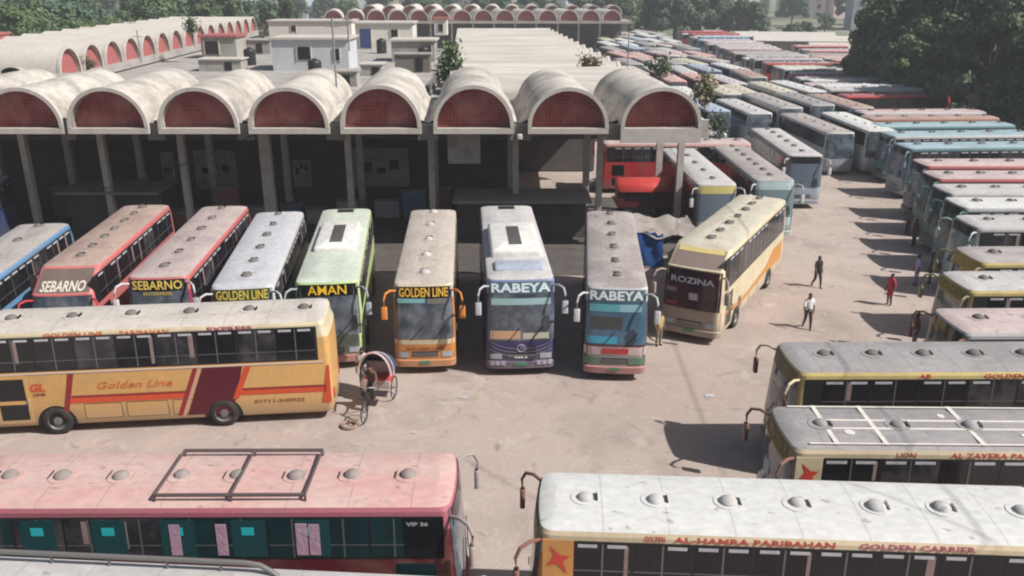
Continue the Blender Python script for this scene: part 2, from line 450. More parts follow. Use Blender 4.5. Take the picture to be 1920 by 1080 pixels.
    # roof fittings
    for k in range(S.vents):
        x = -L / 2 + 1.0 + (L - 2.3 - S.fs) * k / max(1, S.vents - 1)
        if S.ac and S.ac[0] - .3 < x < S.ac[1] + .3: continue
        b = MB(); vm = getattr(S, 'ventm', None) or r_vent
        x += random.uniform(-.08, .08); y_ = random.uniform(-.04, .04); q_ = random.uniform(.88, 1.08)
        b.dome((x, y_, H + .015), .22 * q_, .22 * q_, .17 * q_, vm, 16, 5)
        b.cyl((x, 0, H + .03), .33, .04, S.roof, 'Z', 16)
        b.add([(x - .285, -.17, H + .055), (x - .285, .17, H + .055), (x - .255, .13, H + .13), (x - .255, -.13, H + .13)], [(0, 1, 2, 3), (3, 2, 1, 0)], dark)
        b.build('roof_vent', root, 50)
    if S.ac:
        x0, x1, w, h, am = S.ac; b = MB()
        b.rbox(((x0 + x1) / 2, 0, H + .01 + h / 2), (x1 - x0, w, h), am, .14, 4); acu = b.build('air_conditioner', root, 50)
        b = MB(); xc = (x0 + x1) / 2
        for k in range(11): b.box((xc - 1.3 + k * .26, .0, H + h + .018), (.17, .55, .02), dark)
        b.build('fan_grille', acu)
        b = MB(); b.box((-L / 2 + .9, 0, H + .045), (.5, .8, .06), dark); b.build('rear_hatch', root)
    if S.strip:
        for (s_, xc, w, c) in S.strip:
            b = MB(); side_text(b, S, 1, s_, xc, H - .235, w, .13, .012, mat('strip_%02d_%02d' % (int(c[0] * 99), int(c[1] * 99)), c, .5), .03)
            b.build('lettering', roof)
    # tail lights
    for q in (1, -1):
        b = MB(); b.rbox((-L / 2 + .06, q * (Wd / 2 - .32), 1.0), (.1, .2, .34), mat('tail_red', (.35, .02, .015), .3), .03); b.build('tail_light', root, True)
    if S.extra: S.extra(S, root)
    return root

def place(root, S, front=None, rear=None, heading=None, label='', group=None, zr=None):
    """front / rear: photo positions of the roof's front and rear mid-points"""
    z = S.H
    F = P(*front, z)
    if heading is None:
        Q = P(*rear, z); d = (F - Q); d.z = 0; heading = math.atan2(d.y, d.x)
        dist = d.length
    else: heading = R(heading); dist = 0
    off = S.L / 2 - .18 - S.fs
    c = F - Vector((math.cos(heading), math.sin(heading), 0)) * off
    root.location = (c.x, c.y, 0); root.rotation_euler = (0, 0, heading)
    tag(root, label, 'bus', group)
    print('BUS %-40s x=%.1f y=%.1f hd=%.0f dist=%.1f' % (label[:40], c.x, c.y, math.degrees(heading), dist))
    return root

# ------------------------------------------------------------------ ground
def ground_mat():
    m = bpy.data.materials.new('yard_concrete'); m.use_nodes = True; n = m.node_tree.nodes; l = m.node_tree.links
    b = n['Principled BSDF']; b.inputs['Roughness'].default_value = .9; b.inputs['Specular IOR Level'].default_value = .2
    tc = n.new('ShaderNodeTexCoord')
    def nz(s, d, mn, mx, lo, hi, dist=0):
        t = n.new('ShaderNodeTexNoise'); t.inputs['Scale'].default_value = s; t.inputs['Detail'].default_value = d; t.inputs['Distortion'].default_value = dist
        t.inputs['Roughness'].default_value = .65
        l.new(tc.outputs['Object'], t.inputs['Vector']); r = n.new('ShaderNodeMapRange'); r.inputs[1].default_value = mn; r.inputs[2].default_value = mx
        r.inputs[3].default_value = lo; r.inputs[4].default_value = hi; l.new(t.outputs['Fac'], r.inputs[0]); return r.outputs[0], t.outputs['Fac']
    cur = None
    base = (.375, .300, .262, 1)
    for (s, d, mn, mx, hi, col, dist) in ((.07, 5, .42, .62, .8, (.45, .375, .335, 1), .4), (.22, 8, .48, .66, .75, (.27, .22, .195, 1), .6), (.45, 7, .61, .70, .4, (.14, .12, .11, 1), 1.5), (.6, 8, .56, .66, .6, (.48, .41, .37, 1), 1.0),
                                          (.9, 6, .60, .72, .75, (.17, .145, .13, 1), 1.2), (1.7, 8, .58, .70, .55, (.50, .43, .39, 1), .5), (9, 3, .66, .74, .6, (.15, .13, .12, 1), 0), (6, 5, .35, .7, .30, (.24, .20, .18, 1), 0)):
        f, _ = nz(s, d, mn, mx, 0, hi, dist)
        mx_ = n.new('ShaderNodeMix'); mx_.data_type = 'RGBA'; mx_.inputs['B'].default_value = col
        if cur is None: mx_.inputs['A'].default_value = base
        else: l.new(cur, mx_.inputs['A'])
        l.new(f, mx_.inputs['Factor']); cur = mx_.outputs['Result']
    l.new(cur, b.inputs['Base Color'])
    _, f = nz(3, 8, 0, 1, 0, 1)
    bp = n.new('ShaderNodeBump'); bp.inputs['Strength'].default_value = .25; bp.inputs['Distance'].default_value = .06
    l.new(f, bp.inputs['Height']); l.new(bp.outputs[0], b.inputs['Normal'])
    return m
field = mat('far_field', (.13, .15, .085), .95, dirt=.9, dirtcol=(.30, .27, .21), scale=.02, fine=.3)
b = MB(); b.add([(-1800, -60, 0), (1800, -60, 0), (1800, 2500, 0), (-1800, 2500, 0)], [(0, 1, 2, 3)], field)
tag(b.build('ground'), kind='structure')
gm = ground_mat()
b = MB(); b.add([(-75, -40, .004), (75, -40, .004), (78, 130, .004), (62, 255, .004), (-70, 255, .004)], [(0, 1, 2, 3, 4)], gm)
tag(b.build('bus_yard'), kind='structure')

fl_ = mat('shade_dark_floor', (.075, .065, .06), .9, dirt=.7, dirtcol=(.14, .12, .105), scale=.6, fine=.2)  # dark colour stands for the deep shade behind the bus rears
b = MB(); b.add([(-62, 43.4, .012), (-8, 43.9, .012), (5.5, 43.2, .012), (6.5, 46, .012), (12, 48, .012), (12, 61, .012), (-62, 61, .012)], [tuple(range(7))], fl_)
tag(b.build('hall_floor_shade'), kind='structure')
# ------------------------------------------------------------------ terminal halls with vaults
white = mat('whitewash_weathered', (.52, .485, .435), .85, dirt=.95, dirtcol=(.25, .23, .205), scale=.5, fine=.16, bump=.3, spec=.2)
white2 = mat('whitewash_clean', (.52, .485, .44), .85, dirt=.5, dirtcol=(.40, .35, .31), scale=.35, fine=.08, spec=.2)
rimw = mat('arch_rim', (.52, .485, .44), .8, dirt=.5, dirtcol=(.34, .30, .26), scale=1.5, fine=.1, spec=.2)
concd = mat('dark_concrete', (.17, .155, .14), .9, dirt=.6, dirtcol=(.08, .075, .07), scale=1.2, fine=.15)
colm = mat('column_concrete', (.52, .475, .43), .85, dirt=.6, dirtcol=(.26, .23, .21), scale=1.8, fine=.1)
slabm = mat('slab_grey', (.36, .34, .315), .9, dirt=.8, dirtcol=(.22, .20, .18), scale=.5, fine=.15)
def brick_mat(name, ca, cb, mort, sc=1.0):
    m = bpy.data.materials.new(name); m.use_nodes = True; n = m.node_tree.nodes; l = m.node_tree.links
    b = n['Principled BSDF']; b.inputs['Roughness'].default_value = .9; b.inputs['Specular IOR Level'].default_value = .15
    tc = n.new('ShaderNodeTexCoord'); mp = n.new('ShaderNodeMapping'); mp.inputs['Rotation'].default_value = (R(90), 0, 0)
    l.new(tc.outputs['Object'], mp.inputs[0])
    bt = n.new('ShaderNodeTexBrick'); bt.inputs['Scale'].default_value = sc; bt.offset = 0.0
    bt.inputs['Brick Width'].default_value = .19; bt.inputs['Row Height'].default_value = .19; bt.inputs['Mortar Size'].default_value = .022
    bt.inputs['Color1'].default_value = (*ca, 1); bt.inputs['Color2'].default_value = (*cb, 1); bt.inputs['Mortar'].default_value = (*mort, 1)
    l.new(mp.outputs[0], bt.inputs[0])
    nz = n.new('ShaderNodeTexNoise'); nz.inputs['Scale'].default_value = .8; nz.inputs['Detail'].default_value = 4; l.new(tc.outputs['Object'], nz.inputs[0])
    mr = n.new('ShaderNodeMapRange'); mr.inputs[1].default_value = .42; mr.inputs[2].default_value = .68; mr.inputs[4].default_value = .7; l.new(nz.outputs['Fac'], mr.inputs[0])
    mx = n.new('ShaderNodeMix'); mx.data_type = 'RGBA'; mx.inputs['B'].default_value = (.40, .19, .17, 1); l.new(mr.outputs[0], mx.inputs['Factor']); l.new(bt.outputs['Color'], mx.inputs['A'])
    l.new(mx.outputs['Result'], b.inputs['Base Color']); return m
brickf = brick_mat('brick_screen', (.36, .085, .08), (.29, .068, .068), (.15, .045, .043))
brickp = mat('brick_pink', (.34, .10, .095), .9, dirt=.5, dirtcol=(.24, .08, .08), scale=2)

def vault(parent, M, a, b_, ln, th, msh, mrim, mscreen, N=18, name='vault', recess=.55, screen=True, rear=False):
    """barrel vault, local frame: opening in the XZ plane at y=0, running to y=ln; M maps to the parent frame"""
    mb = MB(); lo = []
    prof_ = []
    for k in range(N + 1):
        t = math.pi * k / N; prof_.append((math.cos(t), math.sin(t) ** .92))
    def ring(y, aa, bb, z0=0): return [M @ Vector((aa * c, y, z0 + bb * s)) for c, s in prof_]
    outer0, outer1 = ring(0, a, b_), ring(ln, a, b_); ny = max(2, int(ln / 1.2))
    rings = [ring(ln * k / ny, a, b_) for k in range(ny + 1)]
    # slight unevenness of the shell
    for i, rg in enumerate(rings):
        for j, p in enumerate(rg):
            if 0 < j < N: p.z += .05 * noise.noise(Vector((p.x * .7, p.y * .7, i)))
    mb.loft(rings, msh, closed=False)
    inn = [ring(0, a - th, b_ - th), ring(ln, a - th, b_ - th)]
    mb.loft([inn[1], inn[0]], msh, closed=False)
    mb.loft([inn[0], rings[0]], mrim, closed=False); mb.loft([rings[-1], inn[1]], mrim, closed=False)
    v = mb.build(name, parent, 40)
    # raised rim at the mouth
    mb = MB(); mb.loft([ring(-.06, a - th, b_ - th), ring(-.06, a + .05, b_ + .05), ring(.22, a + .05, b_ + .05), ring(.22, a - .02, b_ - .02)], mrim, closed=False)
    mb.loft([ring(.22, a - th, b_ - th), ring(-.06, a - th, b_ - th)], mrim, closed=False)
    mb.build('rim', v, 40)
    if screen:
        ss = ring(recess, a - th, b_ - th); mid = M @ Vector((0, recess, 0))
        mb = MB(); mb.add(ss, [tuple(reversed(range(len(ss))))], mscreen); mb.add([p + (M @ Vector((0, .12, 0)) - M @ Vector((0, 0, 0))) for p in ss], [tuple(range(len(ss)))], mscreen)
        mb.build('brick_screen', v)
    return v

YF, ZB, SH = 47.0, 7.25, -0.052          # front line, springing height, skew of the plan
def skew(x, y): return x + SH * (y - YF)
AX = 46.6                                # depth along the lens axis of the front line
cent = [-425, -270, -115, 40, 200, 370, 540, 713, 888, 1066, 1241]
xs = [(p - 960) / FPX * AX for p in cent]
front = empty('terminal_hall', (0, YF, 0))
tag(front, 'concrete hall facing the camera, barrel vaults over red brick screens on thin pale columns', 'building')
for i, x in enumerate(xs):
    M = Matrix(((1, SH, 0, x), (0, 1, 0, 0), (0, 0, 1, ZB), (0, 0, 0, 1)))
    ln = 11.0 + (.0 if i % 2 else .4)
    v = vault(front, M, 2.17, 2.18 + (.12 if i in (7, 8) else 0), ln, .15, white, rimw, brickf, recess=.62)
    mb = MB(); zl = .30 if i < 10 else .8
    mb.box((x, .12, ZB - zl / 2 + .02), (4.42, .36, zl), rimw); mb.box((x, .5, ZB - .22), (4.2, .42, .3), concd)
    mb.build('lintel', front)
    if i: # valley between the vaults
        xm = (x + xs[i - 1]) / 2; w = x - xs[i - 1] - 4.30; w = max(w, .3)
        mb = MB(); vs = []
        for y in (.30, 11): 
            for q in (-1, 1):
                for z in (ZB - .45, ZB + .1): vs.append((xm + SH * y + q * (w / 2 + .12), y, z))
        mb.add(vs, [(1, 3, 7, 5), (0, 4, 6, 2), (0, 2, 3, 1), (4, 5, 7, 6), (0, 1, 5, 4), (2, 6, 7, 3)], slabm)
        sw = []
        for y in (1.1, 2.0, 4, 6, 8, 10.9):
            row = []
            for q_ in range(9):
                t = -1 + q_ / 4; hh = .18 + (.95 if y > 1.5 else .4) * abs(t) ** 1.6 + .12 * noise.noise(Vector((i * 3, y * .4, t)))
                row.append((xm + SH * y + t * (w / 2 + .30), y, ZB + hh))
            sw.append(row)
        mb.loft(sw, white, closed=False)
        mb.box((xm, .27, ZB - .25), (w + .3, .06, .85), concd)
        mb.build('gutter', front)
colpx = [-430, -275, -122, 31, 180, 331, 490, 648, 806, 967, 1128, 1282]
CY = 4.0
for i, p in enumerate(colpx):
    x = (p - 960) / FPX * (AX + CY * cp)
    mb = MB(); hh = ZB - .35; w = .36 if i != 6 else .66
    mb.box((x, CY, hh / 2), (w, .42, hh), colm)
    mb.box((x, CY, hh - .2), (w + .25, .7, .4), colm)
    mb.build('column', front)
    if i > 1:
        mb = MB(); mb.box((x + SH * 6, 9.6, hh / 2), (.42, .42, hh), colm); mb.build('column', front)
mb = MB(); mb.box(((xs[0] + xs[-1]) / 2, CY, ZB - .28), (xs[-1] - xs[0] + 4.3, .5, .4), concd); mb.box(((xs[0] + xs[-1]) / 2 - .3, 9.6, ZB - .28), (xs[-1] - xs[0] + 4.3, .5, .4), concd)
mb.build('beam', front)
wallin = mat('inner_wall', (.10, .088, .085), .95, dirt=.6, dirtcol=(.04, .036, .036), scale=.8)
postr = mat('poster_grey', (.36, .33, .33), .9, dirt=.7, dirtcol=(.12, .11, .11), scale=1.5)
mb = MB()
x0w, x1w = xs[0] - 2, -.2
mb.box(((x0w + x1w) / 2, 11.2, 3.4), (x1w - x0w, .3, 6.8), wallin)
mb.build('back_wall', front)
mb = MB(); mb.box((-16, 10.2, 5.15), (46, 1.6, .2), concd); mb.build('gallery_slab', front)
for (px0, px1, y0, y1) in ((360, 438, 282, 355), (298, 322, 285, 340), (660, 765, 278, 350), (545, 580, 300, 350)):
    A = [P(px, py, 3) for px, py in ((px0, y0), (px1, y0))]
    sc_ = (YF + 10.9)
    xa = (px0 - 960) / FPX * (sc_ * cp + 3.6); xb = (px1 - 960) / FPX * (sc_ * cp + 3.6)
    za = CAMH - sc_ * math.tan(R(PITCH) + math.atan((y0 - 540) / FPX)); zb = CAMH - sc_ * math.tan(R(PITCH) + math.atan((y1 - 540) / FPX))
    mb = MB(); mb.box(((xa + xb) / 2, 10.98, (za + zb) / 2), (xb - xa, .08, abs(za - zb)), postr)
    pn = mb.build('wall_panel', front)
    mb = MB()
    for k in range(3): mb.box(((xa + xb) / 2 + (k - 1) * (xb - xa) * .24, 10.92, (za + zb) / 2 + random.uniform(-.3, .5)), ((xb - xa) * .16, .04, random.uniform(.3, .7)), dark)
    mb.build('mark', pn)

# bits and pieces stored in the shade of the hall
hb = random.Random(5)
for k in range(16):
    x = -30 + k * 2.15 + hb.uniform(-.5, .5); y = 54.5 + hb.uniform(-1.5, 2.5); w, d, h = hb.uniform(.8, 1.7), hb.uniform(.6, 1.1), hb.uniform(.8, 2.2)
    cc = hb.choice(((.42, .38, .33), (.30, .12, .10), (.12, .18, .30), (.45, .44, .42), (.20, .17, .12)))
    o = empty('hall_counter', (x, y, 0), hb.uniform(-.2, .2)); tag(o, ('first', 'second', 'third', 'fourth', 'fifth', 'sixth', 'seventh', 'eighth', 'ninth', 'tenth', 'eleventh', 'twelfth', 'thirteenth', 'fourteenth', 'fifteenth', 'sixteenth')[k] + ' counter from the left standing in the shade of the hall', 'counter', 'counters in the shade of the hall')
    m_ = mat('counter_%d' % int(cc[0] * 100), cc, .8, dirt=.5, scale=2)
    mb = MB(); mb.box((0, 0, h / 2), (w, d, h), m_); mb.build('cabinet', o)
    mb = MB(); mb.box((0, 0, h + .03), (w + .15, d + .15, .06), postr); mb.build('top', o)
# left wing: lunettes face right, vaults run to the left
lw = empty('left_wing', (0, 0, 0)); tag(lw, 'left wing of the terminal with a long line of small red brick lunettes', 'building')
XL = -38.4
for k in range(15):
    yy = 76.2 + k * 4.86
    xx = skew(XL, yy) + 1.6
    M = Matrix(((SH, -1, 0, xx), (1, SH * -1, 0, yy), (0, 0, 1, ZB), (0, 0, 0, 1)))
    vault(lw, M, 2.12, 2.35, 13.5, .16, white2, rimw, brickp, 14, recess=.35)
mb = MB(); ya, yb = 74.5, 148.5
vs = []
for y, x in ((ya, skew(XL, ya)), (yb, skew(XL, yb))):
    for xo in (2.0, -12): 
        for z in (ZB - .6, ZB + .05): vs.append((x + xo, y, z))
mb.add(vs, [(1, 5, 7, 3), (0, 1, 3, 2), (4, 6, 7, 5), (0, 4, 5, 1), (2, 3, 7, 6)], slabm); mb.build('roof_slab', lw)
mb = MB(); 
mb.box((skew(XL, 112) - 5.5, 112, 3.2), (12, 72, 6.4), wallin); mb.build('wall', lw)
# near end of the left wing: flat slab with two small hoods, then the white roof in front of it
mb = MB(); mb.box((-46, 68.3, ZB + .05), (21, 12.6, .5), slabm); fl = mb.build('flat_roof', lw)
for (px, py) in ((22, 139), (86, 126)):
    q = P(px, py, ZB + .3); mb = MB()
    lo = [[(q.x + .95 * math.cos(math.pi * k / 10), q.y + yy, q.z + .55 * math.sin(math.pi * k / 10)) for k in range(11)] for yy in (0, 1.2)]
    mb.loft(lo, slabm, closed=False); mb.add([(x, y + .15, z) for x, y, z in lo[0]], [tuple(range(11))], dark); mb.build('roof_hood', fl)
white3 = mat('whitewash_shade_bands', (.52, .485, .44), .85, dirt=.8, dirtcol=(.33, .305, .28), scale=.7, fine=.12, streak=(.12, 1.3, 1), spec=.2)  # grey streaks paint in the shading on the backs of the vaults
# right wing: white vaults running left-right, seen as bands
rw = empty('right_wing', (0, 0, 0)); tag(rw, 'right wing of the terminal, bright whitewashed vault roofs lying crosswise in bands', 'building')
k = 0; yy = 62.5
while yy < 128:
    xl = skew(-3.6, yy); wr = 13.8 - (yy - 62) * .012
    M = Matrix(((0, -1, 0, xl + wr), (1, 0, 0, yy), (0, 0, 1, ZB - .3), (0, 0, 0, 1)))
    vault(rw, M, 2.35, 1.75, wr, .22, white3, rimw, brickp, 12, screen=(k > 4))
    yy += 4.9; k += 1
mb = MB(); mb.box((skew(3.2, 92), 93.5, ZB - .75), (14.0, 66, .5), slabm); mb.build('roof_slab', rw)
mb = MB(); mb.box((skew(3.2, 92) + 1.2, 98, 3.2), (9.5, 56, 6.2), wallin); mb.build('wall', rw)
# far hall
fh = empty('far_hall', (0, 0, 0)); tag(fh, 'far hall closing the terminal ring, a row of tiny arches below the tree line', 'building')
for k in range(14):
    px = 625 + k * 40.2; yy = 187
    x = (px - 960) / FPX * (yy * cp + 2.4)
    M = Matrix(((1, SH * 3, 0, x), (0, 1, 0, yy), (0, 0, 1, ZB), (0, 0, 0, 1)))
    vault(fh, M, 2.05, 2.2, 11, .18, white2, rimw, brickp, 10)
    mb = MB(); mb.box((x - 2.3, yy + 2, 3.5), (.4, .4, 7), colm); mb.build('column', fh)
mb = MB(); mb.box((-8, yy + 5, ZB - .3), (66, 11, .5), slabm); mb.box((-8, yy + 8, 3.3), (64, .4, 6.6), wallin); mb.build('roof_slab', fh)
# second far row behind the first
fh2 = empty('rear_hall', (0, 0, 0)); tag(fh2, 'rearmost vaulted hall seen just above the far row of arches', 'building')
for k in range(13):
    x = -34 + k * 4.85; M = Matrix(((1, 0, 0, x), (0, 1, 0, 214), (0, 0, 1, ZB + .3), (0, 0, 0, 1)))
    vault(fh2, M, 2.05, 2.2, 14, .18, white2, rimw, brickp, 10)
mb = MB(); mb.box((-5, 222, 3.6), (66, 13, 7.2), wallin); mb.build('wall', fh2)

# flat roofed block inside the ring with roof huts
ib = empty('inner_block', (0, 0, 0)); tag(ib, 'flat concrete roofed block filling the courtyard between the wings', 'building')
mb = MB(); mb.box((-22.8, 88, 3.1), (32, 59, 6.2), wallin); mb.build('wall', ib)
mb = MB(); mb.box((-23.3, 88, 6.35), (33.6, 59.5, .3), slabm); mb.build('flat_roof', ib)
mb = MB()
for (cx, cy, sx, sy) in ((-20.5, 58.6, 28, .25), (-6.7, 86, .25, 52)): mb.box((cx, cy, 6.8), (sx, sy, .6), concd)
mb.build('parapet', ib)
plas = mat('plaster_blue_white', (.50, .52, .55), .8, dirt=.4, dirtcol=(.33, .34, .36), scale=.6, fine=.05)
plasw = mat('plaster_white', (.66, .63, .56), .8, dirt=.4, dirtcol=(.42, .39, .34), scale=.6, fine=.05)
blued = mat('door_blue', (.03, .05, .15), .5)
def hut(name, label, px0, px1, ybase, hgt, depth, m, wins, zb=6.5, side=None):
    A = P(px0, ybase, zb); B = P(px1, ybase, zb); w = (B - A).length; c = (A + B) / 2
    r = empty(name, (c.x, c.y, zb)); tag(r, label, 'building')
    mb = MB(); mb.box((0, depth / 2, hgt / 2), (w, depth, hgt), m); mb.build('wall', r)
    mb = MB(); mb.box((0, depth / 2, hgt + .1), (w + .5, depth + .5, .2), side or rimw); mb.build('roof', r)
    for (fx_, z, ww, hh, nm) in wins:
        mb = MB(); mb.box((fx_ * w, -.02, z), (ww, .12, hh), blued if nm == 'door' else glass_dim); o = mb.build(nm, r)
        mb = MB()
        for q in (-1, 1): mb.box((fx_ * w + q * (ww / 2 + .05), -.04, z), (.1, .14, hh + .2), rimw)
        mb.build('frame', o)
    return r
hut('roof_hut', 'long pale blue roof hut with one dark window', 513, 655, 133, 3.0, 5, plas, [(-.08, 1.7, 1.3, 1.2, 'window'), (.35, 1.6, .5, 1.1, 'window')])
hut('roof_hut', 'white roof hut with a dark blue door and small window', 668, 775, 92, 3.2, 5, plasw, [(-.33, 1.35, 1.5, 2.4, 'door'), (.18, 1.9, .9, 1.1, 'window')])
hut('roof_hut', 'low cream parapet building behind the pale blue hut', 505, 660, 68, 2.3, 6, plasw, [(-.2, 1.2, .8, .9, 'window')])
hut('roof_hut', 'small grey roof shed beside the row of lunettes', 380, 445, 110, 2.4, 4, slabm, [(-.2, 1.2, 1.6, 1.4, 'window')], side=brickp)
hut('roof_hut', 'square grey water room on the courtyard roof', 735, 815, 116, 2.2, 4, slabm, [(.35, 1.1, .7, 1.2, 'window')])
hut('roof_hut', 'tiny pink topped cabin before the far arches', 815, 838, 66, 2.6, 3, plasw, [(0, 1.2, .8, 1.2, 'window')], side=brickp)

tankm = mat('tank_black', (.02, .02, .022), .45)
for k, (px, py, lb) in enumerate(((592, 148, 'black water tank in front of the pale blue hut'), (716, 100, 'black water tank beside the blue door'), (795, 118, 'black water tank at the right end of the courtyard roof'), (470, 122, 'black water tank left of the pale blue hut'))):
    q = P(px, py, 6.5); tk = empty('water_tank', tuple(q)); tag(tk, lb, 'tank')
    mb = MB(); mb.cyl((0, 0, .75), .62, 1.5, tankm, 'Z', 16); mb.dome((0, 0, 1.5), .62, .62, .25, tankm, 16, 4); mb.build('body', tk, True)
    mb = MB(); mb.cyl((0, 0, 1.77), .2, .1, tankm, 'Z', 12); mb.build('lid', tk, True)
for k, (px, py, w, d, h, lb) in enumerate(((640, 160, 3.0, 2, 1.2, 'low concrete stair head right of the pole'), (700, 140, 2.0, 2.4, 1.0, 'rough block on the roof left of the fifth vault top'), (775, 135, 3.4, 1.4, 1.7, 'dark lean-to at the courtyard roof edge'), (420, 132, 4.2, 2.2, 1.1, 'low roof room behind the third vault'), (480, 100, 4.5, 3.0, 1.6, 'cream roof room by the end of the red topped shed'))):
    q = P(px, py, 6.5); o = empty('roof_room', tuple(q)); tag(o, lb, 'shed')
    mb = MB(); mb.box((0, 0, h / 2), (w, d, h), slabm if k != 2 else concd); mb.build('wall', o); mb = MB(); mb.box((0, 0, h + .06), (w + .3, d + .3, .12), rimw if k % 2 else slabm); mb.build('roof', o)
    mb = MB(); mb.box((w * .2, -d / 2 - .02, h * .45), (.7, .08, h * .7), dark); mb.build('opening', o)
# awnings, stalls and platform under and beside the hall
kio = empty('kiosk', (0, 0, 0)); tag(kio, 'low grey roofed kiosk in the shade below the middle vaults', 'kiosk')
mb = MB(); mb.box((.6, 50.6, 2.62), (8.2, 3.4, .14), mat('kiosk_roof', (.22, .20, .20), .85, dirt=.5, scale=1)); mb.build('roof', kio)
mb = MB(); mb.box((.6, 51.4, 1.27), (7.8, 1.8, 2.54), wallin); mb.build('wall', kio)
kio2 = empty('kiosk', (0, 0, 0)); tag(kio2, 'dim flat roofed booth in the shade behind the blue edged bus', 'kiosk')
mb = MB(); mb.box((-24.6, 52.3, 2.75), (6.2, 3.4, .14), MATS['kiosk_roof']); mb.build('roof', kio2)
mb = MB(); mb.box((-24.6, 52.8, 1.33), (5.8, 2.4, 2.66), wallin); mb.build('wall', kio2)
sgn = MB(); sgn.box((-2.8, 49.6, 5.85), (1.9, .1, 2.1), postr)
tag(sgn.build('hanging_board'), 'blank grey board hanging under the sixth vault', 'board')
lm = empty('floodlight', (0, 0, 0)); tag(lm, 'small white floodlight on the gutter between two vaults', 'lamp')
mb = MB(); mb.rbox((.42, 46.55, 6.9), (.28, .24, .26), rimw, .05); mb.build('housing', lm, True)
mb = MB(); mb.tube([(.42, 46.6, 7.0), (.42, 46.95, 7.15)], .03, black); mb.build('bracket', lm)

tarp = mat('tarp_grey', (.30, .265, .24), .85, dirt=.8, dirtcol=(.2, .18, .16), scale=1.5, bump=.6)
bluet = mat('tarp_blue', (.02, .09, .32), .6, dirt=.5, dirtcol=(.02, .04, .12), scale=2, bump=.5)
def cloth(mb, p00, p10, p11, p01, m, nx=10, ny=6, amp=.12, sag=.0, seed=0):
    vs = []; fs = []
    for j in range(ny + 1):
        for i in range(nx + 1):
            a, b_ = i / nx, j / ny
            p = (1 - a) * (1 - b_) * Vector(p00) + a * (1 - b_) * Vector(p10) + a * b_ * Vector(p11) + (1 - a) * b_ * Vector(p01)
            q = noise.noise(Vector((a * 4 + seed, b_ * 4, seed))) * amp
            p = p + Vector((q * .4, q * .6, q)) - Vector((0, 0, sag * 4 * a * (1 - a)))
            vs.append(p)
    for j in range(ny):
        for i in range(nx): a = j * (nx + 1) + i; fs.append((a, a + 1, a + nx + 2, a + nx + 1))
    mb.add(vs, fs, m)
st = empty('market_stall', (0, 0, 0)); tag(st, 'makeshift stall with a grey sagging tarp roof and blue side sheet beside the last column', 'stall')
mb = MB(); cloth(mb, (6.6, 44.6, 2.0), (10.2, 44.4, 1.9), (10.0, 47.2, 2.3), (6.8, 47.2, 2.4), tarp, 14, 10, .3, .15, 3); mb.build('tarp_roof', st, True)
mb = MB(); cloth(mb, (6.7, 44.7, .1), (8.3, 44.4, .1), (8.2, 44.6, 2.0), (6.7, 44.7, 2.0), bluet, 14, 6, .25, 0, 9); mb.build('side_sheet', st, True)
mb = MB(); cloth(mb, (6.65, 48.5, .1), (6.65, 44.8, .1), (6.65, 44.8, 2.0), (6.65, 48.5, 2.5), bluet, 8, 5, .2, 0, 5); mb.build('side_sheet', st, True)
for x, y, h in ((6.7, 44.7, 2.0), (10.1, 44.5, 1.9), (9.9, 47.1, 2.3), (6.8, 47.1, 2.4)):
    mb = MB(); mb.tube([(x, y, 0), (x, y, h)], .05, colm, 6); mb.build('post', st)
for k, (x, y, s) in enumerate(((8.6, 53.4, .8), (9.6, 52.8, .6), (2.6, 53.8, .9), (3.4, 53.2, .6))):
    mb = MB(); mb.dome((x, y, 0), s, s * .7, s * .9, tarp, 12, 5)
    tag(mb.build('sack_heap', None, True), ('heap under grey cloth behind the tarp stall', 'smaller covered heap beside the last column', 'covered heap in the shade under the seventh vault', 'small covered heap next to the kiosk end')[k], 'heap')
for k, (x, y, w) in enumerate(((8.0, 50.2, 1.6), (9.4, 49.6, 1.2))):
    o = empty('handcart', (x, y, 0), R(20 - 50 * k)); tag(o, ('red handcart standing behind the tarp stall', 'smaller dark red handcart next to the last column')[k], 'cart')
    mb = MB(); mb.box((0, 0, .62), (w, .8, .10), paint('cart_red', (.34, .04, .04))); mb.box((0, .38, .80), (w, .05, .3), MATS['paint_cart_red']); mb.box((0, -.38, .80), (w, .05, .3), MATS['paint_cart_red']); mb.build('tray', o)
    for q in (-.46, .46):
        mb = MB(); mb.tube([(.3 * math.cos(t * .524), q, .34 + .3 * math.sin(t * .524)) for t in range(12)], .03, rubber, 5, True); mb.tube([(-.28, q, .34), (.28, q, .34)], .012, rimm, 4); mb.build('wheel', o, True)
redt = paint('awning_red', (.50, .045, .04), .2)
sv_ = empty('covered_van', (0, 0, 0)); tag(sv_, 'small van with a rounded bright red cover parked under the end vault', 'van')
mb = MB(); lo = []
for x in (6.9, 7.1, 10.6, 10.8):
    q = .85 if x in (6.9, 10.8) else 1
    lo.append([(x, 55.6 + 1.0 * math.cos(math.pi * k / 10) * q, 1.9 + .75 * math.sin(math.pi * k / 10) * q) for k in range(11)])
mb.loft(lo, redt, closed=False); mb.add(lo[0], [tuple(range(11))], redt); mb.add(lo[-1], [tuple(reversed(range(11)))], redt); mb.build('cover', sv_, 40)
mb = MB(); mb.box((8.85, 55.6, 1.35), (3.8, 1.7, 1.0), mat('van_dark_red', (.10, .012, .015), .5)); mb.build('body', sv_)
mb = MB(); mb.box((8.6, 54.74, 1.55), (2.2, .04, .45), glass); mb.build('window', sv_)
for x in (7.6, 10.0):
    for q in (-.8, .8):
        mb = MB(); mb.cyl((x, 55.6 + q, .36), .36, .2, rubber, 'Y', 16); mb.build('wheel', sv_, True)

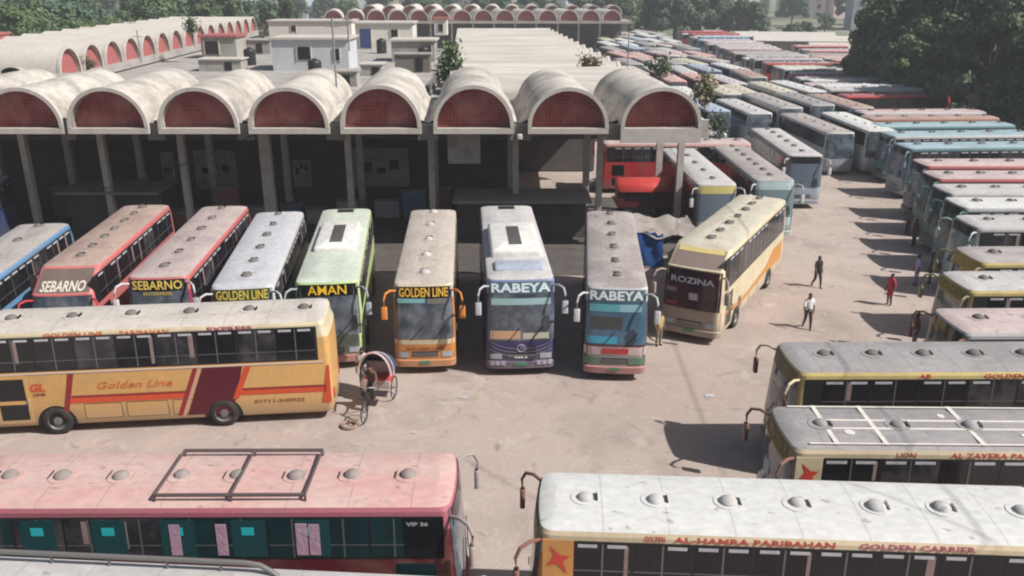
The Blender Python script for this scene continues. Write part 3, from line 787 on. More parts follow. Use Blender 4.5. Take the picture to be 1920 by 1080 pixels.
# ------------------------------------------------------------------ the named buses
C = lambda n, c, d=.35: paint(n, c, d)
gold = C('golden', (.60, .345, .12), .25); gold2 = C('golden_dark', (.55, .26, .07)); beige = C('beige', (.60, .50, .34)); cream = C('cream', (.62, .53, .36))
yellow = C('yellow', (.64, .50, .20)); pinkred = C('pink_red', (.52, .14, .14)); red = C('red', (.50, .03, .035)); maroon = C('maroon', (.09, .008, .014))
magenta = C('magenta', (.30, .03, .08)); lime = C('lime', (.50, .62, .28)); orange = C('orange', (.62, .22, .04)); purple = C('purple', (.022, .02, .11), .2)
blue = C('sky_blue', (.13, .27, .45)); whitep = C('white', (.54, .54, .54)); greyp = C('grey_blue', (.30, .34, .38)); cyanw = C('pale_cyan', (.45, .58, .60))
greenp = C('green', (.06, .24, .12)); navy = C('navy', (.03, .05, .14)); teal = C('teal', (.10, .22, .24)); darkside = C('dark_side', (.06, .055, .06))
r_pink = roofm('pink', (.60, .43, .39), .8, (.52, .27, .25)); r_tan = roofm('tan', (.46, .34, .29)); r_grey = roofm('grey', (.44, .405, .385)); r_white = roofm('white', (.66, .66, .64), .35, (.50, .48, .46))
r_cool = roofm('cool_white', (.54, .545, .575), .35); r_beige = roofm('beige', (.54, .475, .42), .5); r_dgrey = roofm('dark_grey', (.36, .34, .34), .5); r_cream = roofm('cream', (.60, .56, .45), .5)
r_brown = roofm('brown_grey', (.34, .30, .285), .8, (.46, .42, .40)); r_lime = roofm('lime', (.58, .63, .54), .4); r_lgrey = roofm('light_grey', (.56, .54, .53), .5); r_blue = roofm('bluish', (.42, .47, .56), .5)
r_dust = roofm('dusty', (.60, .55, .50), .5); r_cyan = roofm('cyan', (.36, .48, .52), .6); r_pale = roofm('pale_pink', (.58, .47, .46), .6)
sred = (.42, .07, .05)

r_vent = roofm('vent_dusty', (.19, .17, .16), .5)
BUS = []
def mk(S, **k):
    o = make_bus(S, True); place(o, S, **k); BUS.append(o); return o

# --- row facing the camera
mk(Spec(paint=blue, trim=blue, roof=r_grey, front=red, vents=5, sign=None), front=(-150, 575), rear=(107, 402), label='bus with a sky blue roof edge and dusty grey roof, leftmost of its line', group='buses nosed out of the hall')
mk(Spec(paint=pinkred, trim=pinkred, roof=r_tan, front=red, fs=1.25, fh=.85, sign='SEBARNO', signc=(.58, .55, .46), signbg=C('board_brown', (.14, .10, .09)), vents=7, H=3.8, glass=glass_dim), front=(130, 497), rear=(278, 381), label='red bus with a tan roof and a sloping forehead lettered SEBARNO in white', group='buses nosed out of the hall')
mk(Spec(paint=magenta, trim=pinkred, roof=roofm('dusty_pink', (.50, .41, .39), .6), sign='SEBARNO', signc=(.72, .52, .12), front=red, mirror=whitep, vents=6, glass=glass_dim, sign2='ENTERPRISE', sign2z=2.98, sign2w=.45, sign2h=.13, signc2=(.6, .45, .1)), front=(293, 518), rear=(424, 384), label='pink edged bus with a light grey roof and yellow SEBARNO lettering', group='buses nosed out of the hall')
mk(Spec(paint=whitep, trim=whitep, roof=r_cool, sign='GOLDEN LINE', signc=(.66, .52, .10), signbg=mat('sign_olive', (.05, .055, .02), .5), mirror=whitep, vents=6, glass=glass_dim), front=(452, 536), rear=(533, 381), label='white bus with a clean white roof and yellow GOLDEN LINE lettering', group='buses nosed out of the hall')
acw = mat('ac_white', (.66, .65, .62), .5, dirt=.3, scale=2)
mk(Spec(paint=lime, trim=lime, roof=r_lime, sign='AMAN', signc=(.80, .50, .02), signbold=0.005, signw=.58, vents=0, ac=(-2.3, 1.9, 1.85, .24, acw), W=2.6, front=C('dark_green_front', (.05, .07, .05)), bumper=pinkred, mirror=greyp), front=(612, 527), rear=(653, 381), label='pale green bus lettered AMAN with a white air conditioner on the roof', group='buses nosed out of the hall')
def gl_front(S, root):
    b = MB(); front_patch(b, S, -.97, .97, 1.30, 1.50, .018, cream, 14, 2)
    front_text(b, S, 'GOLDEN LINE', 0, 1.06, 1.5, .13, .04, mat('sign_brown', (.14, .05, .02), .5), .03); b.build('front_trim', root, True)
mk(Spec(paint=orange, trim=cream, roof=r_beige, front=orange, sign='GOLDEN LINE', signc=(.72, .42, .05), film=[(-.86, .05, 3.02, 3.2, (.18, .42, .43))] + [(.12, .8, 2.98, 3.19, (.16, .15, .14))], vents=5, ventm=r_lgrey, extra=gl_front, W=2.42, H=3.8), front=(793, 531), rear=(814, 383), label='orange fronted bus with a beige roof and orange GOLDEN LINE lettering', group='buses nosed out of the hall')
silver = mat('silver_flash', (.42, .42, .50), .35, .3)
def pu_front(S, root):
    b = MB()
    for k in range(3):
        for sg in (-1, 1):
            def arc(a, v, u0, u1, z0, z1, k=k): 
                return (u0, u1, z0, z1)
            vs = []; n = 10
            for i in range(n + 1):
                u = sg * (.12 + .78 * i / n); z = .86 + k * .16 + .30 * (i / n) ** 2
                for dz in (0, .035): vs.append((fx(S, u, z) + .03, u * S.W / 2, z + dz))
            b.add(vs, [(2 * i, 2 * i + 2, 2 * i + 3, 2 * i + 1) for i in range(n)] + [(2 * i + 1, 2 * i + 3, 2 * i + 2, 2 * i) for i in range(n)], silver)
    b.build('front_flash', root)
    b = MB(); n = 18; c = 1.22
    b.tube([(fx(S, 0, c) + .04, .15 * math.cos(2 * math.pi * k / n), c + .15 * math.sin(2 * math.pi * k / n)) for k in range(n)], .018, silver, 5, True)
    b.tube([(fx(S, 0, c) + .05, .09, c - .05), (fx(S, 0, c) + .05, 0, c + .1), (fx(S, 0, c) + .05, -.06, c - .06)], .016, silver, 5); b.build('emblem', root)
    b = MB()
    for sg in (-1, 1):
        for k in range(3): front_patch(b, S, *sorted((sg * (.45 + k * .16), sg * (.58 + k * .16))), .52, .72, .125, silver, 2, 1)
    b.build('fog_light', root)
    b = MB(); front_text(b, S, 'RM-2', 0, .78, .5, .1, .05, mat('sign_w', (.7, .7, .7), .5), .03); b.build('lettering', root)
    b = MB(); b.rbox((4.35, 0, S.H + .06), (1.1, 2.0, .14), r_blue, .1); b.build('roof_fairing', root, 50)
mk(Spec(paint=purple, trim=C('blue_violet', (.20, .23, .42)), roof=r_lgrey, sign='RABEYA', signc=(.62, .74, .78), signbg=mat('sign_teal', (.08, .13, .16), .5), signbold=.035, signw=.84, W=2.75, H=4.05, vents=0, ac=(-1.3, 3.1, 2.15, .32, acw), mirror=mat('mirror_silver', (.42, .42, .46), .4),
        film=[(-.86, .86, 3.0, 3.27, (.30, .45, .46)), (-.88, -.02, 1.6, 1.95, (.50, .30, .18)), (.05, .8, 1.6, 1.85, (.40, .40, .32))], extra=pu_front), front=(977, 522), rear=(948, 383), label='dark purple bus lettered RABEYA with a big white air conditioner pod', group='buses nosed out of the hall')
def ra_front(S, root):
    b = MB(); front_patch(b, S, -.97, .97, 1.12, 1.48, .018, C('pink_white', (.58, .44, .44)), 14, 2); front_patch(b, S, -.42, .42, 1.18, 1.42, .03, red, 6, 2)
    front_patch(b, S, -.95, .95, 1.49, 1.56, .025, maroon, 14, 1); b.build('front_trim', root, True)
    b = MB()
    for sg in (-1, 1): front_patch(b, S, *sorted((sg * .45, sg * .95)), .74, 1.0, .036, C('green_flash', (.05, .20, .12)), 5, 2)
    b.build('front_flash', root, True)
mk(Spec(paint=darkside, trim=whitep, roof=r_brown, front=C('green_grey', (.30, .33, .30)), sign='RABEYA', signc=(.66, .72, .74), signbg=mat('sign_teal', (.08, .13, .16), .5), signbold=.035, signw=.84, mirror=whitep, vents=6, shield=mat('windscreen_blue', (.06, .12, .19), .12, dirt=.6, dirtcol=(.10, .2, .28), scale=.9, spec=.6),
        film=[(-.86, .1, 2.9, 3.2, (.12, .36, .42)), (.1, .8, 2.9, 3.2, (.26, .45, .52)), (-.88, .05, 1.6, 1.9, (.06, .34, .48)), (-.8, .2, 2.2, 2.7, (.06, .06, .065))], bumper=C('pink_bumper', (.48, .16, .18)), extra=ra_front, W=2.45, H=3.9), front=(1158, 537), rear=(1142, 388), label='white edged bus with a brownish roof lettered RABEYA above a blue windscreen', group='buses nosed out of the hall')
def ro_side(S, root):
    b = MB(); m = mat('flash_orange', (.50, .22, .05), .5)
    quad_on_side(b, S, 1, [(-5.4, .9), (-5.4, 1.9), (-3.4, 1.9), (-2.0, 1.35), (2.0, 1.1), (5.2, 1.35), (5.2, 1.15), (2.4, .9), (-1.8, 1.05)], .009, m); b.build('side_flash', root)
    b = MB(); front_patch(b, S, -.80, .80, S.H - .24, S.H - .12, .03, yellow, 10, 1); b.build('board_stripe', root)
    b = MB(); front_patch(b, S, -.08, .22, 1.95, 2.25, .03, palestrip, 2, 1); b.build('window_notice', root)
    for x in (2.6, 4.3):
        b = MB(); side_panel(b, S, 1, x, x + .45, .8, 1.35, .014, C('dark_olive', (.10, .08, .02))); b.build('side_vent', root)
mk(Spec(paint=cream, trim=cream, roof=r_cream, front=C('tan_front', (.36, .29, .23)), fs=1.1, fh=.75, sign=None, signbg=C('brown_grey', (.22, .17, .15)), vents=7, W=2.65, H=4.05, sign2='ROZINA', sign2z=2.66, sign2w=.72, sign2h=.27, signc2=(.60, .60, .68),
        shield=mat('windscreen_maroon', (.035, .012, .02), .12, dirt=.5, dirtcol=(.10, .03, .05), scale=1.2), mirror=C('mirror_tan', (.40, .33, .27)), extra=ro_side, film=[(-.85, -.5, 2.2, 2.4, (.30, .16, .20)), (-.9, -.45, 1.6, 1.8, (.22, .03, .03))]), front=(1319, 460), rear=(1427, 370), label='cream bus standing askew with a sloping forehead lettered ROZINA', group='buses in the yard')

# --- orange bus standing across, front to the left
def gold_side(S, root):
    mr = mat('stripe_red', (.60, .07, .02), .5, dirt=.2, scale=2); dk = mat('stripe_maroon', (.085, .004, .012), .5); pk = mat('stripe_pink', (.55, .30, .26), .5); dr = mat('stripe_dark_red', (.25, .02, .02), .5)
    def st(name, pts, m, off): b = MB(); quad_on_side(b, S, 1, pts, off, m); b.build(name, root)
    # along the side x runs from the front (+) to the rear (-)
    st('side_stripe', [(3.02, .62), (3.20, .62), (2.80, 2.28), (2.60, 2.28)], dr, .010)
    st('side_stripe', [(2.80, 1.36), (-1.0, 1.36), (-1.0, 1.16), (2.90, 1.16)], mr, .012)
    st('side_stripe', [(2.80, 1.45), (-1.0, 1.45), (-1.0, 1.36), (2.80, 1.36)], dr, .012)
    st('side_stripe', [(-.95, .50), (-2.50, .50), (-3.0, 2.28), (-1.65, 2.28)], dk, .013)
    st('side_stripe', [(-.62, .50), (-.78, .50), (-1.48, 2.28), (-1.34, 2.28)], dr, .014)
    st('side_stripe', [(-.80, .50), (-.88, .50), (-1.58, 2.28), (-1.50, 2.28)], pk, .015)
    st('side_stripe', [(-2.55, 1.05), (-2.75, 1.05), (-3.30, 2.28), (-3.08, 2.28)], mr, .014)
    st('side_stripe', [(-2.7, 1.36), (-5.8, 1.36), (-5.8, 1.18), (-2.62, 1.18)], mr, .012)
    st('side_stripe', [(-2.7, 1.45), (-5.8, 1.45), (-5.8, 1.36), (-2.7, 1.36)], dr, .0125)
    b = MB(); quad_on_side(b, S, 1, [(-5.62, .75), (-5.95, .75), (-5.95, 2.2), (-5.86, 2.2)], .012, mr); b.build('tail_flash', root)
    b = MB(); side_panel(b, S, 1, -S.L / 2 + .3, S.L / 2 - .75, 2.30, 2.35, .016, mat('pale_rail', (.55, .45, .40), .5)); b.build('waist_rail', root)
    b = MB(); side_text(b, S, 1, 'Golden Line', .65, 1.66, 2.5, .27, .014, C('letter_orange', (.62, .16, .04)), .015, .3); b.build('lettering', root)
    b = MB(); side_text(b, S, 1, 'GL', 3.85, 1.66, .5, .3, .014, mr, .04, .2); side_text(b, S, 1, 'LINE', 3.82, 1.5, .4, .1, .014, dr, .03); b.build('emblem', root)
    b = MB(); side_text(b, S, 1, '01711-340922', -4.15, .84, 1.75, .14, .014, mat('sign_ochre', (.28, .12, .03), .5), .03); b.build('lettering', root)
gl = mk(Spec(paint=gold, trim=cream, roof=r_dust, L=12.1, ro=3.85, H=3.86, W=2.5, winz=(2.40, 3.64), vents=6, nwin=8, extra=gold_side, mirror=C('mirror_blue', (.03, .08, .30)), signbg=glass, sign='GOLDEN LINE',
     strip=[('GOLDEN LINE', 2.4, 1.9, (.45, .10, .04)), ('PARIBAHAN', .1, 1.6, (.5, .18, .08)), ('EXPRESS', -2.7, 1.5, (.30, .06, .12))]), front=(-38, 601), heading=186, label='large golden orange bus standing across with a slanted maroon side stripe', group='buses in the yard')

# --- foreground left: pink roofed bus and a white roofed one below it
def pink_x(S, root):
    b = MB(); m = mat('rack_pipe', (.12, .09, .09), .6, .3); z = S.H + .16
    A = [(-.1, -1.0), (2.05, -1.0), (4.15, -1.0), (4.15, .95), (2.05, .95), (-.1, .95)]
    b.tube([(x, y, z) for x, y in A], .045, m, 6, True); b.tube([(2.05, -1.0, z), (2.05, .95, z)], .04, m, 6)
    for x, y in A: b.tube([(x, y, S.H), (x, y, z)], .04, m, 6)
    o = b.build('roof_rack', root, True); o.location.x = -.95; o.scale = (.80, 1, 1)
    b = MB(); cy = mat('curtain_pink', (.42, .26, .34), .8, bump=.5, scale=8); bl = mat('panel_cyan', (.02, .42, .45), .5)
    n = 10
    for k in range(n):
        x = -S.L / 2 + .9 + k * 1.05
        if k in (4, 5, 7): b = MB(); side_panel(b, S, -1, x + .1, x + .34, 2.5, 3.30, .030, cy); b.build('curtain', root)
        if k == 7: b = MB(); side_panel(b, S, -1, x - .2, x + .06, 2.5, 3.32, .030, cy); b.build('curtain', root)
    for k, x in enumerate((-3.7, -2.1, -.55, 1.05, 2.5)):
        b = MB(); side_panel(b, S, -1, x - .35, x + .42, 2.45, 3.40, .020, tealglass); side_panel(b, S, -1, x - .12, x + .16, 3.02, 3.22, .026, bl); b.build('blue_window', root)
    b = MB(); side_panel(b, S, -1, 4.6, 5.5, 2.42, 3.45, .022, glass); fw = b.build('front_window', root); b = MB(); side_text(b, S, -1, 'VIP 36', 4.9, 3.25, .5, .1, .03, palestrip, .03); b.build('lettering', fw)
mk(Spec(paint=maroon, trim=C('rose', (.40, .12, .16)), roof=r_pink, ventm=roofm('vent_grey', (.33, .28, .26), .5), W=2.55, vents=8, L=11.8, H=3.75, glass=mat('glass_teal_dark', (.006, .022, .026), .12, dirt=.6, dirtcol=(.01, .05, .055), scale=.7), blinds=False, nwin=9, extra=pink_x, mirror=C('mirror_grey', (.35, .30, .28)), front=red), front=(855, 893), heading=0.3, label='pink roofed bus with a pipe roof rack and a row of round vents, lower left', group='buses in the foreground')
def rail_x(S, root):
    b = MB(); m = mat('rail_grey', (.20, .19, .18), .5, .4); y = S.W / 2 - .3; z = S.H + .22
    b.tube([(-5, y, z), (0, y, z), (1.4, y, z), (1.7, y, z - .04), (1.95, y - .05, z - .14), (2.1, y - .1, S.H)], .055, m, 8)
    for x in (-4, -2.6, -1.4, -.2, .9): b.tube([(x, y, S.H), (x, y, z)], .03, m, 6)
    b.build('roof_rail', root, True)
mk(Spec(paint=whitep, trim=whitep, roof=r_lgrey, vents=5, extra=rail_x), front=(858, 1155), heading=-4.0, label='light grey roofed bus with a curved roof rail, bottom left corner', group='buses in the foreground')

# --- right hand column, noses to the left
def y_side(S, root):
    b = MB(); side_panel(b, S, 1, S.L / 2 - .98, S.L / 2 - .30, 2.36, S.H - .26, .009, S.paint)
    m = mat('mark_red', (.52, .05, .03), .5)
    quad_on_side(b, S, 1, [(S.L / 2 - .45, 3.35), (S.L / 2 - .55, 3.1), (S.L / 2 - .40, 2.85), (S.L / 2 - .62, 2.9), (S.L / 2 - .85, 2.65), (S.L / 2 - .75, 2.95), (S.L / 2 - .9, 3.1), (S.L / 2 - .68, 3.12)], .02, m)
    b.build('corner_mark', root)
def ysign(S, root):
    y_side(S, root)
ye = mat('sign_yellow_board', (.32, .24, .04), .55, dirt=.5, dirtcol=(.1, .08, .02), scale=6)
brn = C('mirror_brown', (.20, .09, .07))
mk(Spec(paint=gold2, trim=beige, roof=r_white, W=2.5, vents=7, ventm=r_lgrey, L=11.8, nwin=8, extra=y_side, mirror=brn, arm=brn, front=gold2, signbg=ye, strip=[('AL-HAMRA PARIBAHAN', 1.1, 3.4, sred), ('GOLDEN', 3.2, .45, sred), ('GOLDEN CARRIER', -2.3, 2.4, (.38, .10, .14))], glass=glass_dim), front=(1010, 932), heading=176.8, label='white roofed bus with beige edge, nearest of the right hand column', group='right hand column of buses')
def white_lines(S, root):
    y_side(S, root)
    b = MB(); m = mat('tar_white', (.62, .58, .53), .85, dirt=.5, dirtcol=(.4, .37, .34), scale=3)
    z = S.H + .040
    for x in (4.6, 3.35, .9, -1.5, -3.9): b.box((x, 0, z), (.12, 2.1, .01), m)
    for y in (-.22, .22): b.box((.3, y, z + .003), (8.6, .09, .01), m)
    for y in (-1.0, 1.0): b.box((0, y, z - .003), (10.6, .07, .01), m)
    for k in range(7): 
        x = 4.2 - k * 1.5 + random.uniform(-.2, .2); b.cyl((x, random.uniform(-.8, .8), z + .001), random.uniform(.06, .14), .012, m, 'Z', 9)
    b.build('sealant_line', root)
mk(Spec(paint=beige, trim=beige, roof=r_dgrey, vents=6, ventm=r_dgrey, extra=white_lines, front=C('olive_front', (.22, .19, .12)), signbg=ye, sign='AL ZAYERA', signc=(.10, .08, .03), mirror=brn, arm=brn, strip=[('AL ZAYERA PARIBAHAN', .3, 3.0, sred), ('LION', 2.9, .5, (.35, .1, .06))], film=[(-.4, 0, 2.2, 2.6, (.25, .42, .48))]), front=(1462, 797), heading=179.0, label='grey roofed bus crossed by white sealant lines, second of the right hand column', group='right hand column of buses')
mk(Spec(paint=yellow, trim=yellow, roof=r_dgrey, vents=7, extra=None, front=C('olive_front2', (.26, .23, .12)), signbg=C('sign_olive2', (.12, .11, .04)), mirror=C('mirror_brown2', (.12, .06, .05)), arm=cream, strip=[('GOLDEN CARRIER', -1.2, 2.6, sred), ('AB', 1.9, .35, sred)], glass=glass_dim, film=[(-.5, .1, 2.0, 2.6, (.24, .22, .25)), (.2, .6, 2.3, 2.8, (.10, .07, .03))]), front=(1474, 666), heading=180.5, label='plain grey roofed bus with a yellow edge, third of the right hand column', group='right hand column of buses')
mk(Spec(paint=whitep, trim=whitep, roof=r_pale, vents=6, front=greyp, shield=tealglass, mirror=brn), front=(1776, 598), heading=180.5, label='pale pinkish roofed white bus near the right edge behind the plain grey roof', group='right hand column of buses')
mk(Spec(paint=yellow, trim=yellow, roof=r_lgrey, vents=6, front=C('olive_front2', (.26, .23, .12)), signbg=ye, sign='GOLDEN', signc=(.1, .08, .03)), front=(1788, 524), heading=180.5, label='yellow edged bus with a light grey roof and round vents at the right edge', group='right hand column of buses')
mk(Spec(paint=cream, trim=yellow, roof=r_grey, vents=6, front=C('olive_front2', (.26, .23, .12)), signbg=ye), front=(1812, 475), heading=180.5, label='cream bus with a thin yellow roof edge beside the waiting men', group='right hand column of buses')
mk(Spec(paint=cyanw, trim=whitep, roof=r_lgrey, vents=6, front=cyanw, shield=mat('windscreen_pale', (.16, .22, .24), .12), glass=glass_dim), front=(1808, 413), heading=180.0, label='pale cyan bus with a pale windscreen behind the two dark clothed men', group='right hand column of buses')
mk(Spec(paint=cyanw, trim=whitep, roof=r_white, vents=6, front=teal, shield=tealglass), front=(1788, 378), heading=180.0, label='white roofed bus with a green tinted windscreen right of the yard', group='right hand column of buses')
mk(Spec(paint=cyanw, trim=whitep, roof=r_lgrey, vents=6, front=teal, shield=tealglass), front=(1762, 352), heading=180.0, label='grey white bus just behind the green windscreen bus', group='right hand column of buses')
mk(Spec(paint=greyp, trim=pinkred, roof=r_pale, vents=6, front=teal, shield=tealglass), front=(1742, 326), heading=180.0, label='bus with a thin red roof edge in the right hand column', group='right hand column of buses')
mk(Spec(paint=greyp, trim=pinkred, roof=r_pale, vents=5, front=navy, shield=shieldg), front=(1722, 303), heading=180.0, label='pinkish roofed bus with a dark blue nose ending the right hand column', group='right hand column of buses')
# cluster further back on the right
mk(Spec(paint=teal, trim=teal, roof=r_cyan, vents=5, front=greyp, shield=mat('windscreen_grey', (.12, .15, .19), .15)), front=(1690, 272), heading=184.0, label='teal grey bus with a pale streaked roof, front of the shaded cluster', group='shaded cluster of buses by the trees')
mk(Spec(paint=teal, trim=whitep, roof=r_cyan, vents=5, front=teal, shield=mat('windscreen_grey', (.12, .15, .19), .15)), front=(1662, 250), heading=184.0, label='second teal bus of the shaded cluster, white roof edge', group='shaded cluster of buses by the trees')
mk(Spec(paint=teal, trim=teal, roof=r_cyan, vents=5, front=teal), front=(1640, 233), heading=184.0, label='third bus of the shaded cluster with a teal edge', group='shaded cluster of buses by the trees')
mk(Spec(paint=greyp, trim=C('rust', (.36, .16, .08)), roof=r_tan, vents=5, front=greyp), front=(1622, 219), heading=183.0, label='tan brown roofed bus at the back of the shaded cluster', group='shaded cluster of buses by the trees')
mk(Spec(paint=greyp, trim=whitep, roof=r_pale, vents=5, front=teal), front=(1608, 208), heading=183.0, label='pale roofed bus hindmost of the shaded cluster', group='shaded cluster of buses by the trees')
# right of the hall, noses towards the camera
mk(Spec(paint=maroon, trim=whitep, roof=r_lgrey, L=11.8, vents=5, front=greyp, signbg=mat('sign_pale_yellow', (.50, .44, .16), .5), shield=mat('windscreen_grey', (.12, .15, .19), .15), mirror=whitep), front=(1345, 344), heading=-89, label='light grey roofed bus with a yellow name strip right beside the end column', group='buses beside the hall')
mk(Spec(paint=darkside, trim=greyp, roof=r_grey, L=11.8, vents=7, front=cyanw, shield=mat('windscreen_pale', (.16, .22, .24), .12), signbg=cyanw, mirror=whitep), front=(1455, 337), heading=-90, label='grey roofed bus with a pale cyan nose behind the askew cream bus', group='buses beside the hall')
mk(Spec(paint=greyp, trim=r_lgrey, roof=r_lgrey, L=11.8, vents=6, front=C('light_blue', (.34, .42, .52)), shield=mat('windscreen_grey', (.12, .15, .19), .15), mirror=whitep), front=(1512, 290), heading=-92, label='bus with a dusty pale roof and light blue nose at the corner of the lane', group='buses beside the hall')
redbus = Spec(paint=red, trim=C('pale_pink', (.56, .32, .30)), roof=r_pale, vents=5, L=11.2)
o = make_bus(redbus); o.location = (12.1, 63.4, 0); o.rotation_euler = (0, 0, math.pi)
tag(o, 'red bus standing crosswise behind the end vault with a pink roof', 'bus', 'buses beside the hall')
shb = Spec(paint=navy, trim=navy, roof=r_blue, vents=0, L=9)
o = make_bus(shb); o.location = (-30.6, 46.8, 0); o.rotation_euler = (0, 0, R(-75))
tag(o, 'dark blue bus in the shade left of the blue edged bus', 'bus', 'buses nosed out of the hall')

# ------------------------------------------------------------------ the packed parking ranks behind
var = [('white roofed', whitep, r_white), ('light grey roofed', greyp, r_lgrey), ('grey roofed', greyp, r_grey), ('pink roofed', pinkred, r_pink), ('beige roofed', beige, r_beige), ('dark grey roofed', navy, r_dgrey),
       ('pale pink roofed', magenta, r_pale), ('cream roofed', yellow, r_cream), ('bluish roofed', blue, r_blue), ('brown roofed', darkside, r_tan), ('green edged grey roofed', greenp, r_lime), ('red', red, roofm('red', (.42, .16, .17), .7))]
PROTO = []; SPL = []
for nm, pc, rc in var:
    S = Spec(paint=pc, trim=pc if nm in ('pink roofed', 'red', 'bluish roofed', 'green edged grey roofed') else whitep, roof=rc, vents=5, L=11.2 + random.uniform(-.4, .5), H=3.65 + random.uniform(-.1, .15))
    PROTO.append(make_bus(S, False)); SPL.append(nm)
usedp = set(); rng = random.Random(3)
ORD = ['first', 'second', 'third', 'fourth', 'fifth', 'sixth', 'seventh', 'eighth', 'ninth', 'tenth', 'eleventh', 'twelfth', 'thirteenth', 'fourteenth', 'fifteenth', 'sixteenth', 'seventeenth', 'eighteenth', 'nineteenth', 'twentieth'] + ['twenty-' + s for s in ('first', 'second', 'third', 'fourth', 'fifth', 'sixth', 'seventh', 'eighth', 'ninth')] + ['thirtieth'] + ['thirty-' + s for s in ('first', 'second', 'third', 'fourth', 'fifth', 'sixth', 'seventh', 'eighth', 'ninth')]
def lot(x, y, hd, weights, label, group):
    i = random.choices(range(len(PROTO)), weights)[0]
    if i not in usedp: usedp.add(i); o = PROTO[i]
    else: o = copy_tree(PROTO[i])
    o.location = (x, y, 0); o.rotation_euler = (0, 0, R(hd)); o.scale = (rng.uniform(.92, 1.04), rng.uniform(.95, 1.02), rng.uniform(.92, 1.06)); tag(o, label % SPL[i], 'bus', group)
    return o
wA = [5, 5, 4, 2, 5, 2, 3, 5, 2, 2, 1, 0]; wB = [4, 5, 5, 2, 2, 4, 4, 1, 3, 1, 0, 2]
nrank = 0
yy = 71.0; rank = 0
while yy < 232:
    xl = 15.0 + (yy - 70) * .038; n = 6 if rank < 3 else 5
    if rank == 0: xl = 12.6
    for k in range(n):
        x = xl + k * 3.35 + rng.uniform(-.35, .35); y = yy + rng.uniform(-1.3, 1.3) + k * .5
        if rank == 0 and 18.5 < x < 24: continue
        if rank == 0: y += 0
        lot(x, y, -90 + rng.uniform(-4, 4) + (8 if rank > 4 else 3), wA, '%s bus, ' + ORD[k] + ' from the left in the ' + ORD[rank] + ' rank beyond the hall', 'packed ranks of buses beyond the hall'); nrank += 1
    yy += 12.6; rank += 1
# crosswise column facing the lane
k = 0; yy = 93.0
while yy < 222:
    x = 40.5 + (yy - 93) * .045 + rng.uniform(-.9, .9)
    lot(x, yy, 180 + rng.uniform(-4, 4), wB, '%s bus, ' + ORD[k] + ' from the near end of the crosswise column below the trees', 'crosswise column of buses below the trees')
    yy += 3.45; k += 1
# a few more behind the crosswise column
for k in range(14):
    lot(53.5 + k * .25 + rng.uniform(-1, 1), 104 + k * 4.6, 178 + rng.uniform(-5, 5), wB, '%s bus, ' + ORD[k] + ' along the edge of the wood', 'buses along the edge of the wood')
for o in [p for i, p in enumerate(PROTO) if i not in usedp]:
    for c in list(o.children_recursive): bpy.data.objects.remove(c)
    bpy.data.objects.remove(o)
print('ranks', nrank)

# ------------------------------------------------------------------ trees
def leafmat(name, c1, c2):
    m = bpy.data.materials.new(name); m.use_nodes = True; n = m.node_tree.nodes; l = m.node_tree.links
    b = n['Principled BSDF']; b.inputs['Roughness'].default_value = .6; b.inputs['Specular IOR Level'].default_value = .25
    tc = n.new('ShaderNodeTexCoord'); nz = n.new('ShaderNodeTexNoise'); nz.inputs['Scale'].default_value = .55; nz.inputs['Detail'].default_value = 4
    l.new(tc.outputs['Object'], nz.inputs[0]); mr = n.new('ShaderNodeMapRange'); mr.inputs[1].default_value = .35; mr.inputs[2].default_value = .65; l.new(nz.outputs['Fac'], mr.inputs[0])
    mx = n.new('ShaderNodeMix'); mx.data_type = 'RGBA'; mx.inputs['A'].default_value = (*c1, 1); mx.inputs['B'].default_value = (*c2, 1); l.new(mr.outputs[0], mx.inputs['Factor'])
    l.new(mx.outputs['Result'], b.inputs['Base Color'])
    return m
leafA = leafmat('foliage_dark', (.028, .052, .024), (.115, .165, .075)); leafB = leafmat('foliage_mid', (.055, .095, .035), (.12, .165, .065)); leafC = leafmat('foliage_blue', (.05, .09, .055), (.095, .15, .08))
bark = mat('bark', (.12, .09, .065), .95, dirt=.5, scale=3)
def tree_proto(h, rx, nclump, nleaf, leaf, lm_, seed, trunk=.3):
    rg = random.Random(seed); r = empty('tree')
    mb = MB(); pts = [(0, 0, 0), (.1, .05, h * .25), (-.1, .1, h * .5), (0, 0, h * .75)]
    mb.tube(pts, [.38, .3, .22, .1], bark, 8)
    cl = []
    for k in range(nclump):
        a = rg.uniform(0, 2 * math.pi); e = rg.uniform(-.6, 1); rad = rg.uniform(.45, 1.0)
        ce = math.sqrt(max(0, 1 - e * e)) if e > 0 else 1
        c = Vector((math.cos(a) * rx * rad * ce, math.sin(a) * rx * rad * ce, h * (.50 + .42 * e * rad) + rg.uniform(-.5, .5)))
        cl.append((c, rg.uniform(.20, .36) * rx))
    for c, s in cl[::3]:
        mb.tube([(0, 0, h * .35), (c.x * .5, c.y * .5, (c.z + h * .35) / 2 + .3), tuple(c)], [.14, .09, .03], bark, 5)
    mb.build('trunk', r, True)
    mb = MB(); vs = []; fs = []
    for c, s in cl:
        for q in range(nleaf):
            d = Vector((rg.gauss(0, 1), rg.gauss(0, 1), rg.gauss(0, 1))); d.normalize()
            p = c + Vector((d.x, d.y, d.z * .75)) * s * rg.uniform(.55, 1.08)
            nrm = (d + Vector((rg.uniform(-.7, .7), rg.uniform(-.7, .7), rg.uniform(-.3, .9)))).normalized()
            u = nrm.cross(Vector((rg.uniform(-1, 1), rg.uniform(-1, 1), .3))).normalized(); w = nrm.cross(u)
            z = leaf * rg.uniform(.6, 1.3); o = len(vs)
            vs += [p + u * z, p + w * z * .6, p - u * z, p - w * z * .6]; fs.append((o, o + 1, o + 2, o + 3))
    mb.add(vs, fs, lm_); mb.build('crown', r)
    return r
